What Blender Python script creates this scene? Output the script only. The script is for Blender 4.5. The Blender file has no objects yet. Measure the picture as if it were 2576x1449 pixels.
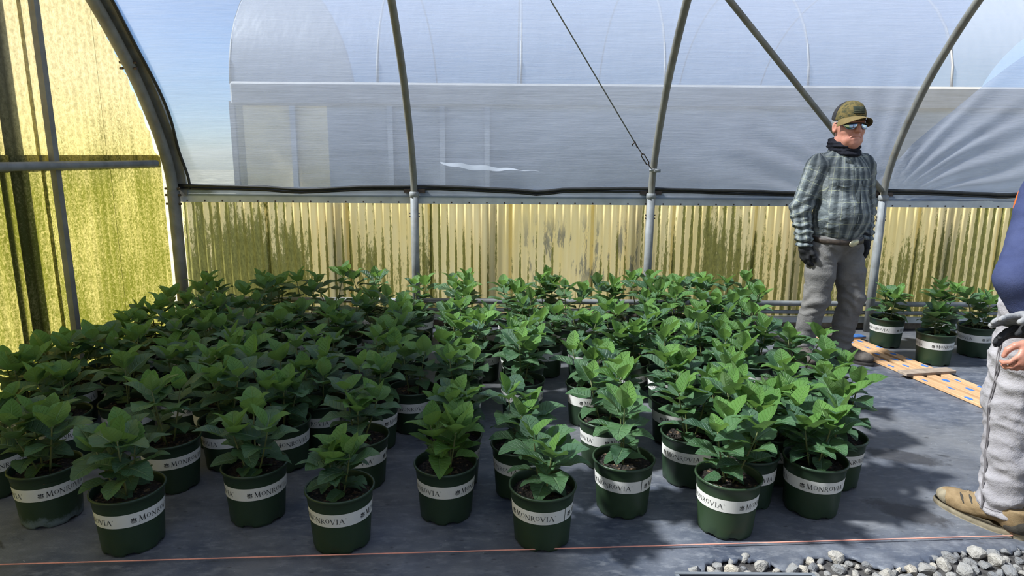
import bpy, bmesh, math, random
import numpy as np
from mathutils import Vector, Matrix, Euler, noise as mnoise

# ---------------------------------------------------------------- camera, sky, sun, exposure
SC = bpy.context.scene
COL = SC.collection
PI = math.pi
CAM_H, CAM_PITCH, CAM_ROLL, CAM_F = 1.42, 11.5, -0.43, 1640.0
_fw = Vector((0, math.cos(math.radians(CAM_PITCH)), -math.sin(math.radians(CAM_PITCH))))
_rt0 = Vector((1, 0, 0)); _up0 = _rt0.cross(_fw)
_r = math.radians(CAM_ROLL)
_rt = _rt0 * math.cos(_r) - _up0 * math.sin(_r)
_up = _rt0 * math.sin(_r) + _up0 * math.cos(_r)
cam = bpy.data.cameras.new('camera')
cam.sensor_fit = 'HORIZONTAL'; cam.sensor_width = 36.0
cam.lens = CAM_F / 2576.0 * 36.0
cam.clip_start = 0.05; cam.clip_end = 400
camo = bpy.data.objects.new('camera', cam); COL.objects.link(camo)
M = Matrix.Identity(4)
for i in range(3):
    M[i][0] = _rt[i]; M[i][1] = _up[i]; M[i][2] = -_fw[i]
M[2][3] = CAM_H
camo.matrix_world = M
SC.camera = camo

SUN_EL, SUN_AZ = 50.0, 186.0      # azimuth counted from +X towards +Y: from the gable side, a little from the camera's side
w = bpy.data.worlds.new('sky'); SC.world = w; w.use_nodes = True
nt = w.node_tree; nt.nodes.clear()
sky = nt.nodes.new('ShaderNodeTexSky'); sky.sky_type = 'NISHITA'; sky.sun_disc = False
sky.sun_elevation = math.radians(SUN_EL)
sky.sun_rotation = math.radians(90 - SUN_AZ)
sky.air_density = .9; sky.dust_density = .1; sky.ozone_density = 4.0
bg = nt.nodes.new('ShaderNodeBackground'); bg.inputs['Strength'].default_value = 0.118
ow = nt.nodes.new('ShaderNodeOutputWorld')
nt.links.new(sky.outputs[0], bg.inputs[0]); nt.links.new(bg.outputs[0], ow.inputs[0])

sl = bpy.data.lights.new('sun_offscreen', 'SUN'); sl.energy = 15.5; sl.angle = math.radians(5.0); sl.color = (1.0, 0.93, 0.82)
so = bpy.data.objects.new('sun_offscreen', sl); COL.objects.link(so)
sd = Vector((math.cos(math.radians(SUN_EL)) * math.cos(math.radians(SUN_AZ)), math.cos(math.radians(SUN_EL)) * math.sin(math.radians(SUN_AZ)), math.sin(math.radians(SUN_EL))))
so.rotation_euler = sd.to_track_quat('Z', 'Y').to_euler()

SC.view_settings.view_transform = 'Standard'; SC.view_settings.look = 'None'
SC.view_settings.gamma = 1.0; SC.view_settings.use_curve_mapping = False
SC.view_settings.exposure = 0.62
SC.cycles.use_denoising = True
SC.cycles.max_bounces = 10; SC.cycles.transparent_max_bounces = 12
SC.cycles.diffuse_bounces = 5; SC.cycles.transmission_bounces = 6
SC.cycles.sample_clamp_indirect = 6.0

def px_dir(x, y):
    return _fw + _rt * ((x - 1288) / CAM_F) - _up * ((y - 724.5) / CAM_F)
def px_z(x, y, z=0.0):            # a pixel's ray met with a level plane
    d = px_dir(x, y); return Vector((0, 0, CAM_H)) + d * ((z - CAM_H) / d.z)
def px_y(x, y, Y):                # ... with a plane parallel to the back wall
    d = px_dir(x, y); return Vector((0, 0, CAM_H)) + d * (Y / d.y)

# ---------------------------------------------------------------- helpers: objects
def mesh_from(name, verts, faces, smooth=False, uv=None):
    me = bpy.data.meshes.new(name)
    me.from_pydata([tuple(v) for v in verts], [], [tuple(f) for f in faces])
    if smooth: me.polygons.foreach_set('use_smooth', [True] * len(me.polygons))
    if uv is not None:
        l = me.uv_layers.new(name='UVMap')
        vi = np.empty(len(me.loops), dtype=np.int32); me.loops.foreach_get('vertex_index', vi)
        l.data.foreach_set('uv', np.asarray(uv, dtype=np.float32)[vi].ravel())
    me.update()
    return me
def obj(name, me, material=None, parent=None, loc=None, rot=None):
    o = bpy.data.objects.new(name, me); COL.objects.link(o)
    if material is not None and me is not None and not me.materials: me.materials.append(material)
    if parent is not None: o.parent = parent
    if loc is not None: o.location = loc
    if rot is not None: o.rotation_euler = rot
    return o
def empty(name, loc=(0, 0, 0), rz=0.0):
    o = bpy.data.objects.new(name, None); COL.objects.link(o)
    o.location = loc; o.rotation_euler = (0, 0, rz); o.empty_display_size = .1
    return o
def tag(o, label=None, cat=None, group=None, kind=None):
    if label: o['label'] = label
    if cat: o['category'] = cat
    if group: o['group'] = group
    if kind: o['kind'] = kind
    return o

class MB:
    """collects shapes into one mesh"""
    def __init__(s): s.v = []; s.f = []
    def add(s, vs, fs):
        n = len(s.v); s.v += [tuple(v) for v in vs]; s.f += [tuple(i + n for i in f) for f in fs]; return s
    def box(s, c, d, rot=None, bev=0.0):
        x, y, z = d[0] / 2, d[1] / 2, d[2] / 2
        if bev > 0:
            b = bev; vs = []; fs = []
            bm = bmesh.new(); bmesh.ops.create_cube(bm, size=1)
            for v in bm.verts: v.co = Vector((v.co.x * d[0], v.co.y * d[1], v.co.z * d[2]))
            bmesh.ops.bevel(bm, geom=bm.edges[:] + bm.verts[:], offset=b, segments=1, affect='EDGES')
            bm.verts.index_update()
            vs = [v.co.copy() for v in bm.verts]; fs = [[v.index for v in f.verts] for f in bm.faces]; bm.free()
        else:
            vs = [Vector(p) for p in ((-x, -y, -z), (x, -y, -z), (x, y, -z), (-x, y, -z), (-x, -y, z), (x, -y, z), (x, y, z), (-x, y, z))]
            fs = [(0, 3, 2, 1), (4, 5, 6, 7), (0, 1, 5, 4), (1, 2, 6, 5), (2, 3, 7, 6), (3, 0, 4, 7)]
        if rot is not None: vs = [rot @ v for v in vs]
        c = Vector(c); return s.add([v + c for v in vs], fs)
    def tube(s, pts, r, n=10, cap=True):
        pts = [Vector(p) for p in pts]; m = len(pts)
        rs = r if isinstance(r, (list, tuple)) else [r] * m
        vs = []; fs = []; u = None
        for i, p in enumerate(pts):
            t = (pts[min(i + 1, m - 1)] - pts[max(i - 1, 0)]).normalized()
            if u is None:
                a = Vector((0, 0, 1)) if abs(t.z) < .9 else Vector((1, 0, 0)); u = t.cross(a).normalized()
            else:
                u = (u - t * u.dot(t)).normalized()
            w_ = t.cross(u)
            for k in range(n):
                an = 2 * PI * k / n; vs.append(p + (u * math.cos(an) + w_ * math.sin(an)) * rs[i])
        for i in range(m - 1):
            for k in range(n):
                fs.append((i * n + k, i * n + (k + 1) % n, (i + 1) * n + (k + 1) % n, (i + 1) * n + k))
        if cap: fs.append(tuple(range(n - 1, -1, -1))); fs.append(tuple(range((m - 1) * n, m * n)))
        return s.add(vs, fs)
    def lathe(s, prof, n=24, c=(0, 0, 0), close=False):
        c = Vector(c); vs = []; fs = []; m = len(prof)
        for r, z in prof:
            for k in range(n):
                a = 2 * PI * k / n; vs.append(c + Vector((r * math.cos(a), r * math.sin(a), z)))
        for i in range(m - 1):
            for k in range(n):
                fs.append((i * n + k, i * n + (k + 1) % n, (i + 1) * n + (k + 1) % n, (i + 1) * n + k))
        if close: fs.append(tuple(range(n - 1, -1, -1))); fs.append(tuple(range((m - 1) * n, m * n)))
        return s.add(vs, fs)
    def mesh(s, name, smooth=False): return mesh_from(name, s.v, s.f, smooth)
    def build(s, name, material, parent=None, smooth=False, loc=None, rot=None):
        me = s.mesh(name, smooth)
        if smooth and hasattr(me, 'shade_smooth'): pass
        return obj(name, me, material, parent, loc, rot)

# ---------------------------------------------------------------- helpers: materials
class N:
    def __init__(s, name):
        s.m = bpy.data.materials.new(name); s.m.use_nodes = True
        s.t = s.m.node_tree; s.t.nodes.clear()
        s.out = s.n('ShaderNodeOutputMaterial')
    def n(s, typ, ins=None, **kw):
        q = s.t.nodes.new(typ)
        for k, v in kw.items(): setattr(q, k, v)
        for k, v in (ins or {}).items(): s.put(q, k, v)
        return q
    def put(s, q, k, v):
        i = q.inputs[k]
        if isinstance(v, bpy.types.NodeSocket): s.t.links.new(v, i)
        elif isinstance(v, bpy.types.Node): s.t.links.new(v.outputs[0], i)
        else:
            if i.type == 'RGBA' and len(v) == 3: v = (*v, 1)
            i.default_value = v
    def obj(s): return s.n('ShaderNodeTexCoord').outputs['Object']
    def uv(s): return s.n('ShaderNodeTexCoord').outputs['UV']
    def pos(s): return s.n('ShaderNodeNewGeometry').outputs['Position']
    def scale(s, v, sc, loc=(0, 0, 0)):
        return s.n('ShaderNodeMapping', {'Vector': v, 'Scale': sc, 'Location': loc}).outputs[0]
    def noise(s, v, sc=5., det=4., rough=.55, dist=0.):
        return s.n('ShaderNodeTexNoise', {'Vector': v, 'Scale': sc, 'Detail': det, 'Roughness': rough, 'Distortion': dist}).outputs['Fac']
    def vor(s, v, sc=5., feat='F1', out='Distance'):
        return s.n('ShaderNodeTexVoronoi', {'Vector': v, 'Scale': sc}, feature=feat).outputs[out]
    def ramp(s, f, stops, interp='LINEAR'):
        q = s.n('ShaderNodeValToRGB', {'Fac': f}); cr = q.color_ramp; cr.interpolation = interp
        while len(cr.elements) < len(stops): cr.elements.new(.5)
        for e, (p, c) in zip(cr.elements, stops):
            e.position = p; e.color = (c, c, c, 1) if isinstance(c, (int, float)) else (*c, 1)
        return q.outputs[0]
    def mix(s, f, a, b, mode='MIX'):
        q = s.n('ShaderNodeMix', data_type='RGBA', blend_type=mode)
        s.put(q, 0, f)
        for k, v in ((6, a), (7, b)): s.put(q, k, v)
        return q.outputs[2]
    def math(s, op, a, b=0., c=None):
        q = s.n('ShaderNodeMath', operation=op); s.put(q, 0, a); s.put(q, 1, b)
        if c is not None: s.put(q, 2, c)
        return q.outputs[0]
    def sep(s, v):
        q = s.n('ShaderNodeSeparateXYZ', {0: v}); return q.outputs[0], q.outputs[1], q.outputs[2]
    def comb(s, x, y, z):
        return s.n('ShaderNodeCombineXYZ', {0: x, 1: y, 2: z}).outputs[0]
    def bump(s, h, st=.3, d=.01):
        return s.n('ShaderNodeBump', {'Height': h, 'Strength': st, 'Distance': d}).outputs[0]
    def bsdf(s, col, rough=.5, metal=0., spec=.5, normal=None, **ex):
        q = s.n('ShaderNodeBsdfPrincipled', {'Base Color': col, 'Roughness': rough, 'Metallic': metal, 'Specular IOR Level': spec})
        if normal is not None: s.put(q, 'Normal', normal)
        for k, v in ex.items(): s.put(q, k.replace('_', ' '), v)
        return q.outputs[0]
    def mixs(s, f, a, b):
        q = s.n('ShaderNodeMixShader'); s.put(q, 0, f); s.put(q, 1, a); s.put(q, 2, b); return q.outputs[0]
    def done(s, sh): s.t.links.new(sh, s.out.inputs[0]); return s.m

def simple(name, col, rough=.6, metal=0., spec=.4, var=.15, sc=20., bump=0., bsc=60.):
    k = N(name); p = k.obj()
    f = k.noise(p, sc, 4)
    c2 = tuple(max(0, c * (1 - var)) for c in col); c1 = tuple(min(1, c * (1 + var)) for c in col)
    col_ = k.mix(k.ramp(f, ((.3, 0.), (.7, 1.))), c2, c1)
    nrm = k.bump(k.noise(p, bsc, 4), bump, .004) if bump else None
    return k.done(k.bsdf(col_, rough, metal, spec, nrm))
# ================================================================ MATERIALS OF THE HOUSE
def m_galv(name='galvanised_pipe', tint=(.33, .34, .33), rust=.35):
    k = N(name); p = k.pos()
    a = k.noise(p, 9, 5, .6); b = k.noise(k.scale(p, (1, 1, .25)), 40, 4)
    c = k.mix(k.ramp(a, ((.35, 0.), (.7, 1.))), tint, tuple(t * .62 for t in tint))
    c = k.mix(k.math('MULTIPLY', k.ramp(b, ((.55, 0.), (.75, 1.))), rust), c, (.20, .13, .05))
    return k.done(k.bsdf(c, .62, .08, .4, k.bump(b, .15, .003)))
M_PIPE = m_galv('galvanised_pipe', (.26, .27, .265))
M_PIPE_DK = m_galv('weathered_pipe', (.21, .205, .175), .5)
M_RAIL = simple('painted_metal_rail', (.50, .52, .52), .45, .2, .5, .2, 6)
M_BLACK = simple('black_cord', (.02, .02, .018), .5, 0, .4, .3, 30)
M_BOLT = simple('dark_bolt', (.08, .06, .05), .5, .6, .5, .3, 50)
M_WOODD = simple('weathered_timber', (.16, .13, .10), .8, 0, .2, .4, 14)
M_CREAM = simple('cream_batten', (.42, .40, .30), .7, 0, .3, .35, 10)

def m_fiberglass(name, gable):
    """ribbed yellowed fibreglass with algae; light passes through it"""
    k = N(name); p = k.pos(); x, y, z = k.sep(p)
    if gable:
        fine = k.noise(k.scale(p, (1, 1, .8)), 85, 6, .75)
        big = k.noise(k.scale(p, (1, 1.0, .45)), 3.2, 4, .6)
        streak = k.noise(k.scale(p, (1, 14, .5)), 1.6, 4, .6)
        low = k.ramp(z, ((.0, 1.), (.52, .86), (.62, .48), (1.0, .25)))   # z scaled below
        zz = k.math('DIVIDE', z, 2.6)
        low = k.ramp(zz, ((.0, .82), (.50, .80), (.56, .52), (.75, .30), (1., .25)))
        dens = k.math('ADD', k.math('MULTIPLY', low, .55), k.math('ADD', k.math('MULTIPLY', big, .42), k.math('MULTIPLY', streak, .28)))
        thr = k.math('SUBTRACT', k.math('ADD', k.math('MULTIPLY', fine, 1.0), dens), 1.0)
        alg = k.ramp(thr, ((.10, 0.), (.36, 1.)))
        clean = k.mix(k.ramp(zz, ((.45, 0.), (.75, 1.))), (.42, .37, .135), (.39, .35, .21))
        algc = k.mix(k.ramp(zz, ((.45, 0.), (.7, 1.))), (.090, .098, .012), (.105, .095, .040))
    else:
        rib = k.math('ABSOLUTE', k.math('SINE', k.math('MULTIPLY', x, PI / .067)))
        fine = k.noise(k.scale(p, (1, 1, .35)), 70, 6, .7)
        wob = k.noise(k.scale(p, (1, 1, .3)), 5, 4)
        str_ = k.noise(k.scale(p, (13, 1, .9)), 1.0, 6, .7)
        xx = k.math('DIVIDE', k.math('ADD', x, 3.0), 8.0)
        dens = k.ramp(k.math('ADD', xx, k.math('MULTIPLY', k.math('SUBTRACT', wob, .5), .10)), ((.02, .40), (.12, .38), (.17, .16), (.30, .24), (.37, .02), (.50, .02), (.54, .24), (.61, .34), (.64, .12), (.70, .18), (.8, .20), (1., .2)))
        up = k.ramp(z, ((.15, .2), (.55, .16), (.95, -.0), (1.05, -.25)))
        valley = k.math('MULTIPLY', k.math('SUBTRACT', k.ramp(rib, ((.25, 1.), (.75, 0.))), .4), k.ramp(k.noise(k.scale(p, (1, 1, .2)), 1.7, 2), ((.42, .10), (.62, .42))))
        t = k.math('ADD', k.math('ADD', dens, valley), k.math('ADD', k.math('MULTIPLY', str_, .75), k.math('MULTIPLY', fine, .5)))
        t = k.math('ADD', t, k.math('SUBTRACT', up, 0.0))
        alg = k.ramp(t, ((.93, 0.), (1.13, .9)))
        clean = k.mix(k.ramp(wob, ((.35, 0.), (.65, 1.))), (.93, .80, .40), (.94, .84, .50))
        # grey rubbed-off patches between two hoops
        gx = k.ramp(k.math('ABSOLUTE', k.math('SUBTRACT', x, .62)), ((.45, 1.), (.62, 0.)))
        gz = k.ramp(k.math('ABSOLUTE', k.math('SUBTRACT', z, .62)), ((.16, 1.), (.34, 0.)))
        gp = k.ramp(k.noise(k.scale(p, (16, 1, 2.6)), 1.0, 5, .7), ((.52, 0.), (.58, 1.)))
        g = k.math('MULTIPLY', k.math('MULTIPLY', gx, gz), gp)
        clean = k.mix(k.math('MULTIPLY', g, .85), clean, (.26, .26, .22))
        algc = k.mix(k.ramp(fine, ((.35, 0.), (.7, 1.))), (.075, .095, .015), (.30, .31, .08))
    if gable: clean = k.mix(k.ramp(k.noise(k.scale(p, (1, 1, .8), (0, 3, 1)), 48, 6, .75), ((.40, 0.), (.62, 1.))), k.mix(.5, clean, algc), clean)
    col = k.mix(alg, clean, algc)
    nrm = k.bump(k.noise(p, 120, 3), .12, .002)
    tr = k.n('ShaderNodeBsdfTranslucent', {'Color': col}).outputs[0]
    df = k.bsdf(col, .45, 0, .35, nrm)
    return k.done(k.mixs(.38 if gable else .36, tr, df))
M_FG_BACK = m_fiberglass('fibreglass_back', False)
M_FG_GABLE = m_fiberglass('fibreglass_gable', True)

def m_film(name, clear, scat, gl=.08, stri=1.0, tint=(.93, .96, 1.)):
    k = N(name); p = k.pos()
    st = k.noise(k.scale(p, (1.3, 26, 26)), 3.0, 5, .65)
    st2 = k.noise(k.scale(p, (2.5, 9, 9)), 2.0, 3, .5)
    big = k.noise(k.scale(p, (.9, 1.2, 1.2)), 1.4, 4, .6)
    nrm = k.bump(k.math('ADD', st, k.math('MULTIPLY', st2, .9)), .35 * stri, .012)
    tp = k.n('ShaderNodeBsdfTransparent', {'Color': tint}).outputs[0]
    tl = k.n('ShaderNodeBsdfTranslucent', {'Color': scat, 'Normal': nrm}).outputs[0]
    df = k.n('ShaderNodeBsdfDiffuse', {'Color': scat, 'Normal': nrm}).outputs[0]
    gs = k.n('ShaderNodeBsdfGlossy', {'Color': (.95, .97, 1), 'Roughness': .28, 'Normal': nrm}).outputs[0]
    body = k.mixs(.35, tl, df)
    f = k.math('ADD', 1 - clear, k.math('MULTIPLY', k.math('SUBTRACT', k.math('ADD', k.math('MULTIPLY', st, .65), k.math('MULTIPLY', big, .35)), .5), .55))
    a = k.mixs(k.n('ShaderNodeClamp', {0: f}).outputs[0], tp, body)
    return k.done(k.mixs(gl, a, gs))
M_FILM_OUT = m_film('clear_film', .84, (.33, .37, .45), .05, .6, (.96, .98, 1.))
M_FILM_IN = m_film('hazy_film', .56, (.27, .305, .38), .06, 1.0, (.76, .85, 1.))
M_FILM_TEAR = m_film('torn_film_edge', .12, (.60, .63, .68), .07, .5)     # several folded layers of film, scatter colour lightened to look bright

def m_ground_cloth():
    k = N('woven_ground_cover'); p = k.pos(); x, y, z = k.sep(p)
    big = k.noise(p, .9, 5, .6); mid = k.noise(k.scale(p, (1., 1.6, 1)), 4.2, 6, .65); fn = k.noise(p, 60, 4, .7)
    c = k.mix(k.ramp(mid, ((.36, 0.), (.62, 1.))), (.050, .060, .082), (.115, .123, .142))
    c = k.mix(k.math('MULTIPLY', k.ramp(k.noise(k.scale(p, (1, 2.2, 1), (5, 2, 0)), 14, 5, .7), ((.50, 0.), (.66, 1.))), .6), c, (.21, .216, .228))
    c = k.mix(k.math('MULTIPLY', k.ramp(big, ((.45, 0.), (.7, 1.))), .6), c, (.17, .165, .155))
    dust = k.ramp(k.noise(k.scale(p, (1, 1, 1), (9, 4, 0)), .8, 4, .6), ((.48, 0.), (.72, 1.)))
    c = k.mix(k.math('MULTIPLY', dust, .5), c, (.22, .205, .18))
    st = k.ramp(k.noise(k.scale(p, (1., 1.7, 1)), 5.5, 4, .6, .6), ((.66, 0.), (.73, 1.)))
    c = k.mix(k.math('MULTIPLY', st, .75), c, (.028, .026, .026))
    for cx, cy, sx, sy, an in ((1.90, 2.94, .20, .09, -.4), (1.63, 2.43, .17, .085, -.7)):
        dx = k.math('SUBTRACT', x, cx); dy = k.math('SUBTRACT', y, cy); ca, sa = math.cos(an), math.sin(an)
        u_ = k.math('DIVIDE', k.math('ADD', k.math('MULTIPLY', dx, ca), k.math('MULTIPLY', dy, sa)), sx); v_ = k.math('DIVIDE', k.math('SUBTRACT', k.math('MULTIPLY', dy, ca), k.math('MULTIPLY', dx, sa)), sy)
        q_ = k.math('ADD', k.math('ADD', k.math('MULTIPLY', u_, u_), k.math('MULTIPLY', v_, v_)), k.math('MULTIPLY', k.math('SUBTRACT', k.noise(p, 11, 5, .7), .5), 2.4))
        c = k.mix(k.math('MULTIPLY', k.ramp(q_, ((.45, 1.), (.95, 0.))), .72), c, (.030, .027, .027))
    sp = k.ramp(k.vor(p, 34), ((.045, 1.), (.075, 0.)))
    spm = k.ramp(k.noise(p, 3.1, 2), ((.56, 0.), (.66, 1.)))
    c = k.mix(k.math('MULTIPLY', k.math('MULTIPLY', sp, spm), .8), c, (.5, .49, .46))
    sp2 = k.ramp(k.vor(k.scale(p, (1, 1.8, 1), (3, 7, 0)), 11), ((.05, 1.), (.12, 0.)))
    c = k.mix(k.math('MULTIPLY', sp2, .55), c, (.025, .026, .030))
    w1 = k.math('SINE', k.math('MULTIPLY', x, 1400.)); w2 = k.math('SINE', k.math('MULTIPLY', y, 1400.))
    h = k.math('ADD', k.math('MULTIPLY', k.math('MULTIPLY', w1, w2), .03), k.math('ADD', k.math('MULTIPLY', fn, .5), k.math('MULTIPLY', mid, 1.4)))
    rough = k.ramp(mid, ((.3, .42), (.7, .62)))
    return k.done(k.bsdf(c, rough, 0, .42, k.bump(h, .3, .01)))
M_CLOTH = m_ground_cloth()
M_SOILG = simple('dark_gravel_soil', (.06, .055, .05), .9, 0, .2, .5, 40, .8, 60)
M_FIELD = simple('outside_ground', (.22, .21, .16), .9, 0, .1, .3, 1.5)

# ================================================================ GROUND
def hn(x, s=0.): return mnoise.noise((x, s, 0.3))
def cloth_edge(x):
    base = np.interp(x, [-3, .3, .55, .70, .78, .88, .96, 1.02, 1.10, 1.22, 1.30, 1.40, 1.50, 1.60, 1.72, 1.85, 2.2, 3.0, 7.5],
                     [1.2, 1.25, 1.97, 2.06, 2.11, 2.10, 2.045, 2.06, 2.12, 2.12, 2.055, 2.05, 2.10, 2.15, 2.17, 2.18, 2.14, 2.1, 2.1])
    j = 0.022 * hn(x * 23.) + 0.020 * hn(x * 61., 4.) + .016 * hn(x * 140., 9.)
    return base + (j if x > .5 else 0)
def build_floor():
    xs = sorted(set(list(np.arange(-3.0, .5, .25)) + list(np.arange(.5, 2.6, .012)) + list(np.arange(2.6, 7.6, .25))))
    offs = [0, .012, .03, .055, .09, .14, .2, .3, .5, .9, 1.5, 2.4, 3.4]
    vs = []; fs = []; m = len(offs)
    for x in xs:
        e = cloth_edge(x)
        for i, o in enumerate(offs):
            y = e + o if i < m - 1 else 5.42
            near = max(0., 1 - o / .11) if x > .5 else 0
            z = near * (.003 + .008 * hn(x * 37., y * 21)) - (.010 if i == 0 and x > .5 else 0)
            vs.append((x, y, max(z, -.012) if near > 0 else 0.0))
    for i in range(len(xs) - 1):
        for j in range(m - 1): fs.append((i * m + j, (i + 1) * m + j, (i + 1) * m + j + 1, i * m + j + 1))
    # turned-down rim gives the sheet a thickness at its torn edge
    o = obj('floor', mesh_from('floor', vs, fs, True), M_CLOTH); tag(o, 'dark grey woven ground cover sheet with torn front edge', kind='structure')
    md = o.modifiers.new('thick', 'SOLIDIFY'); md.thickness = .003; md.offset = -1
build_floor()
g = MB(); g.add([(-3.4, -4, -.016), (9, -4, -.016), (9, 5.45, -.016), (-3.4, 5.45, -.016)], [(0, 1, 2, 3)])
tag(g.build('floor_subsoil', M_SOILG), 'dark stony soil under the ground cover', kind='structure')
g = MB(); g.add([(-60, -60, -.06), (60, -60, -.06), (60, 60, -.06), (-60, 60, -.06)], [(0, 1, 2, 3)])
tag(g.build('ground_outside', M_FIELD), 'open ground outside the greenhouse', kind='structure')

# ================================================================ HOUSE SECTION
SILL_Y, SILL_Z = 5.27, 1.10
RIDGE_Y = 1.62
_half = [(5.27, 1.08), (5.255, 1.25), (5.18, 1.46), (5.05, 1.70), (4.83, 2.02), (4.46, 2.41), (4.02, 2.74), (3.42, 3.07), (2.6, 3.37), (1.62, 3.52)]
def spline(pts, n=6):
    out = []
    P = [Vector((0, a, b)) for a, b in pts]
    for i in range(len(P) - 1):
        p0 = P[max(i - 1, 0)]; p1 = P[i]; p2 = P[i + 1]; p3 = P[min(i + 2, len(P) - 1)]
        for j in range(n):
            t = j / n
            q = .5 * ((2 * p1) + (p2 - p0) * t + (2 * p0 - 5 * p1 + 4 * p2 - p3) * t * t + (3 * p1 - p0 - 3 * p2 + p3) * t ** 3)
            out.append((q.y, q.z))
    out.append(pts[-1]); return out
HALF = spline(_half, 5)
FULL = HALF + [(2 * RIDGE_Y - a, b) for a, b in reversed(HALF[:-1])]
FRONT_Y = 2 * RIDGE_Y - SILL_Y
def arch_h(y):
    yy = y if y >= RIDGE_Y else 2 * RIDGE_Y - y
    pts = sorted(HALF); return float(np.interp(yy, [a for a, b in pts], [b for a, b in pts]))
def offset_arch(curve, d):
    out = []
    for i, (a, b) in enumerate(curve):
        p = curve[max(i - 1, 0)]; q = curve[min(i + 1, len(curve) - 1)]
        t = Vector((q[0] - p[0], q[1] - p[1])).normalized()
        out.append((a + t.y * d, b - t.x * d))
    return out
X_GABLE, X_END = -2.74, 7.4

# ---- roof film: a clear outer sheet over everything, a hazy inner one in two pieces
ARC_OUT = offset_arch(FULL, .055); ARC_IN = offset_arch(FULL, .036)
def arc_len(curve):
    L = [0.]
    for i in range(1, len(curve)): L.append(L[-1] + math.dist(curve[i], curve[i - 1]))
    return np.array(L)
def sheet(name, curve, xa, xb, mat, parent=None, nx=70, fold=None, i_to=None):
    """a sheet following the arch; xa, xb give the two side edges as functions of the arc length"""
    L = arc_len(curve); vs = []; fs = []
    n = len(curve)
    for i in range(n):
        a, b = xa(L[i]), xb(L[i])
        p = curve[max(i - 1, 0)]; q = curve[min(i + 1, n - 1)]
        t = Vector((q[0] - p[0], q[1] - p[1])).normalized(); nn = Vector((t.y, -t.x))
        for j in range(nx + 1):
            x = a + (b - a) * j / nx
            d = .006 * mnoise.noise((x * 1.3, L[i] * 1.1, 2.))
            d += .003 * mnoise.noise((x * 3., L[i] * 14., 5.))
            if fold: d += fold(x, L[i])
            y0, z0 = curve[i]
            vs.append((x, y0 + nn.x * d, z0 + nn.y * d))
    for i in range(n - 1):
        for j in range(nx):
            k_ = i * (nx + 1) + j; fs.append((k_, k_ + 1, k_ + nx + 2, k_ + nx + 1))
    return obj(name, mesh_from(name, vs, fs, True), mat, parent)
roof = sheet('ceiling', ARC_OUT, lambda s: X_GABLE - .05, lambda s: X_END, M_FILM_OUT, nx=60)
tag(roof, 'clear plastic film roof sheet stretched over the hoops', kind='structure')
def folds(x, s):
    # slack creases fanning out from the far hoop's foot
    cx, cs = 2.98, .45
    dx, ds = x - cx, s - cs + .5
    r = math.hypot(dx, ds)
    if r < .05 or s > 1.6: return 0.
    an = math.atan2(ds, dx)
    wgt = math.exp(-((r - .8) / .7) ** 2) * max(0, 1 - s / 1.5)
    return .014 * wgt * math.sin(an * 30 + 2.2 * mnoise.noise((an * 4, r * 1.5, 1.)))
def densify(curve, k=3):
    out = []
    for i in range(len(curve) - 1):
        for j in range(k):
            t = j / k; out.append((curve[i][0] * (1 - t) + curve[i + 1][0] * t, curve[i][1] * (1 - t) + curve[i + 1][1] * t))
    out.append(curve[-1]); return out
_inL = densify(ARC_IN, 2)
film_a = sheet('inner_sheet', _inL, lambda s: X_GABLE + .03, lambda s: 2.99, M_FILM_IN, roof, 150, folds)
film_b = sheet('inner_sheet', _inL, lambda s: 3.02 + max(0, min(s - .32, 3.)) * .62, lambda s: X_END, M_FILM_IN, roof, 150, folds)
# the slit in the film between two hoops: a slack lip hanging from a cut
vs = []; fs = []
n = 40
for i in range(n + 1):
    t = i / n; px = 1108 + (1360 - 1108) * t; py = 407 + (432 - 407) * t ** 1.1 + 1.5 * math.sin(t * 25)
    wd = (2.5 + 13 * math.sin(PI * min(1, t * 1.25 + .02)) ** .8) * (1 - t) ** .4 if t < 1 else 0
    for j, f in enumerate((0, .35, 1)):
        q = px_y(px, py + wd * f, 5.21); q.y += (-.012, .0, .02)[j]
        vs.append(q)
for i in range(n):
    for j in range(2): fs.append((i * 3 + j, (i + 1) * 3 + j, (i + 1) * 3 + j + 1, i * 3 + j + 1))
tear = obj('torn_slit', mesh_from('torn_slit', vs, fs, True), M_FILM_TEAR, roof)

# ---- hoops
HOOPS = [-.79, 1.11, 2.97, 4.86, 6.75]
HL = ['grey steel greenhouse hoop standing next to the corner hoop', 'grey steel greenhouse hoop with the wire turnbuckle clamped on it',
      'grey steel greenhouse hoop rising behind the man in the plaid shirt', 'grey steel greenhouse hoop past the blue sleeve', 'grey steel greenhouse hoop furthest from the gable wall']
def hoop(x, label, r=.027):
    e = empty('greenhouse_hoop', (x, SILL_Y, 0)); tag(e, label, 'hoop frame', 'steel hoops carrying the film roof')
    a = MB(); a.tube([(0, y - SILL_Y, z) for y, z in FULL], r, 10); a.build('arch_pipe', M_PIPE_DK, e, True)
    for yy in (SILL_Y, FRONT_Y):
        p = MB(); p.tube([(0, yy - SILL_Y, -.03), (0, yy - SILL_Y, 1.13)], r + .006, 10); p.build('post', M_PIPE, e, True)
        c = MB(); c.lathe([(r + .004, 1.085), (r + .012, 1.09), (r + .012, 1.125), (r + .004, 1.13)], 12, (0, yy - SILL_Y, 0)); c.build('collar', M_PIPE, e, True)
    for sx in (-1, 1): b = MB(); b.box((sx * .055, .03, 1.135), (.06, .03, .03)); b.build('bracket', M_BOLT, e)
    for zz in (.93, .955):
        b = MB(); b.tube([(-r - .014, 0, zz), (r + .014, 0, zz)], .006, 6); b.build('bolt', M_BOLT, e)
    return e
for x, l in zip(HOOPS, HL): hoop(x, l)
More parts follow.
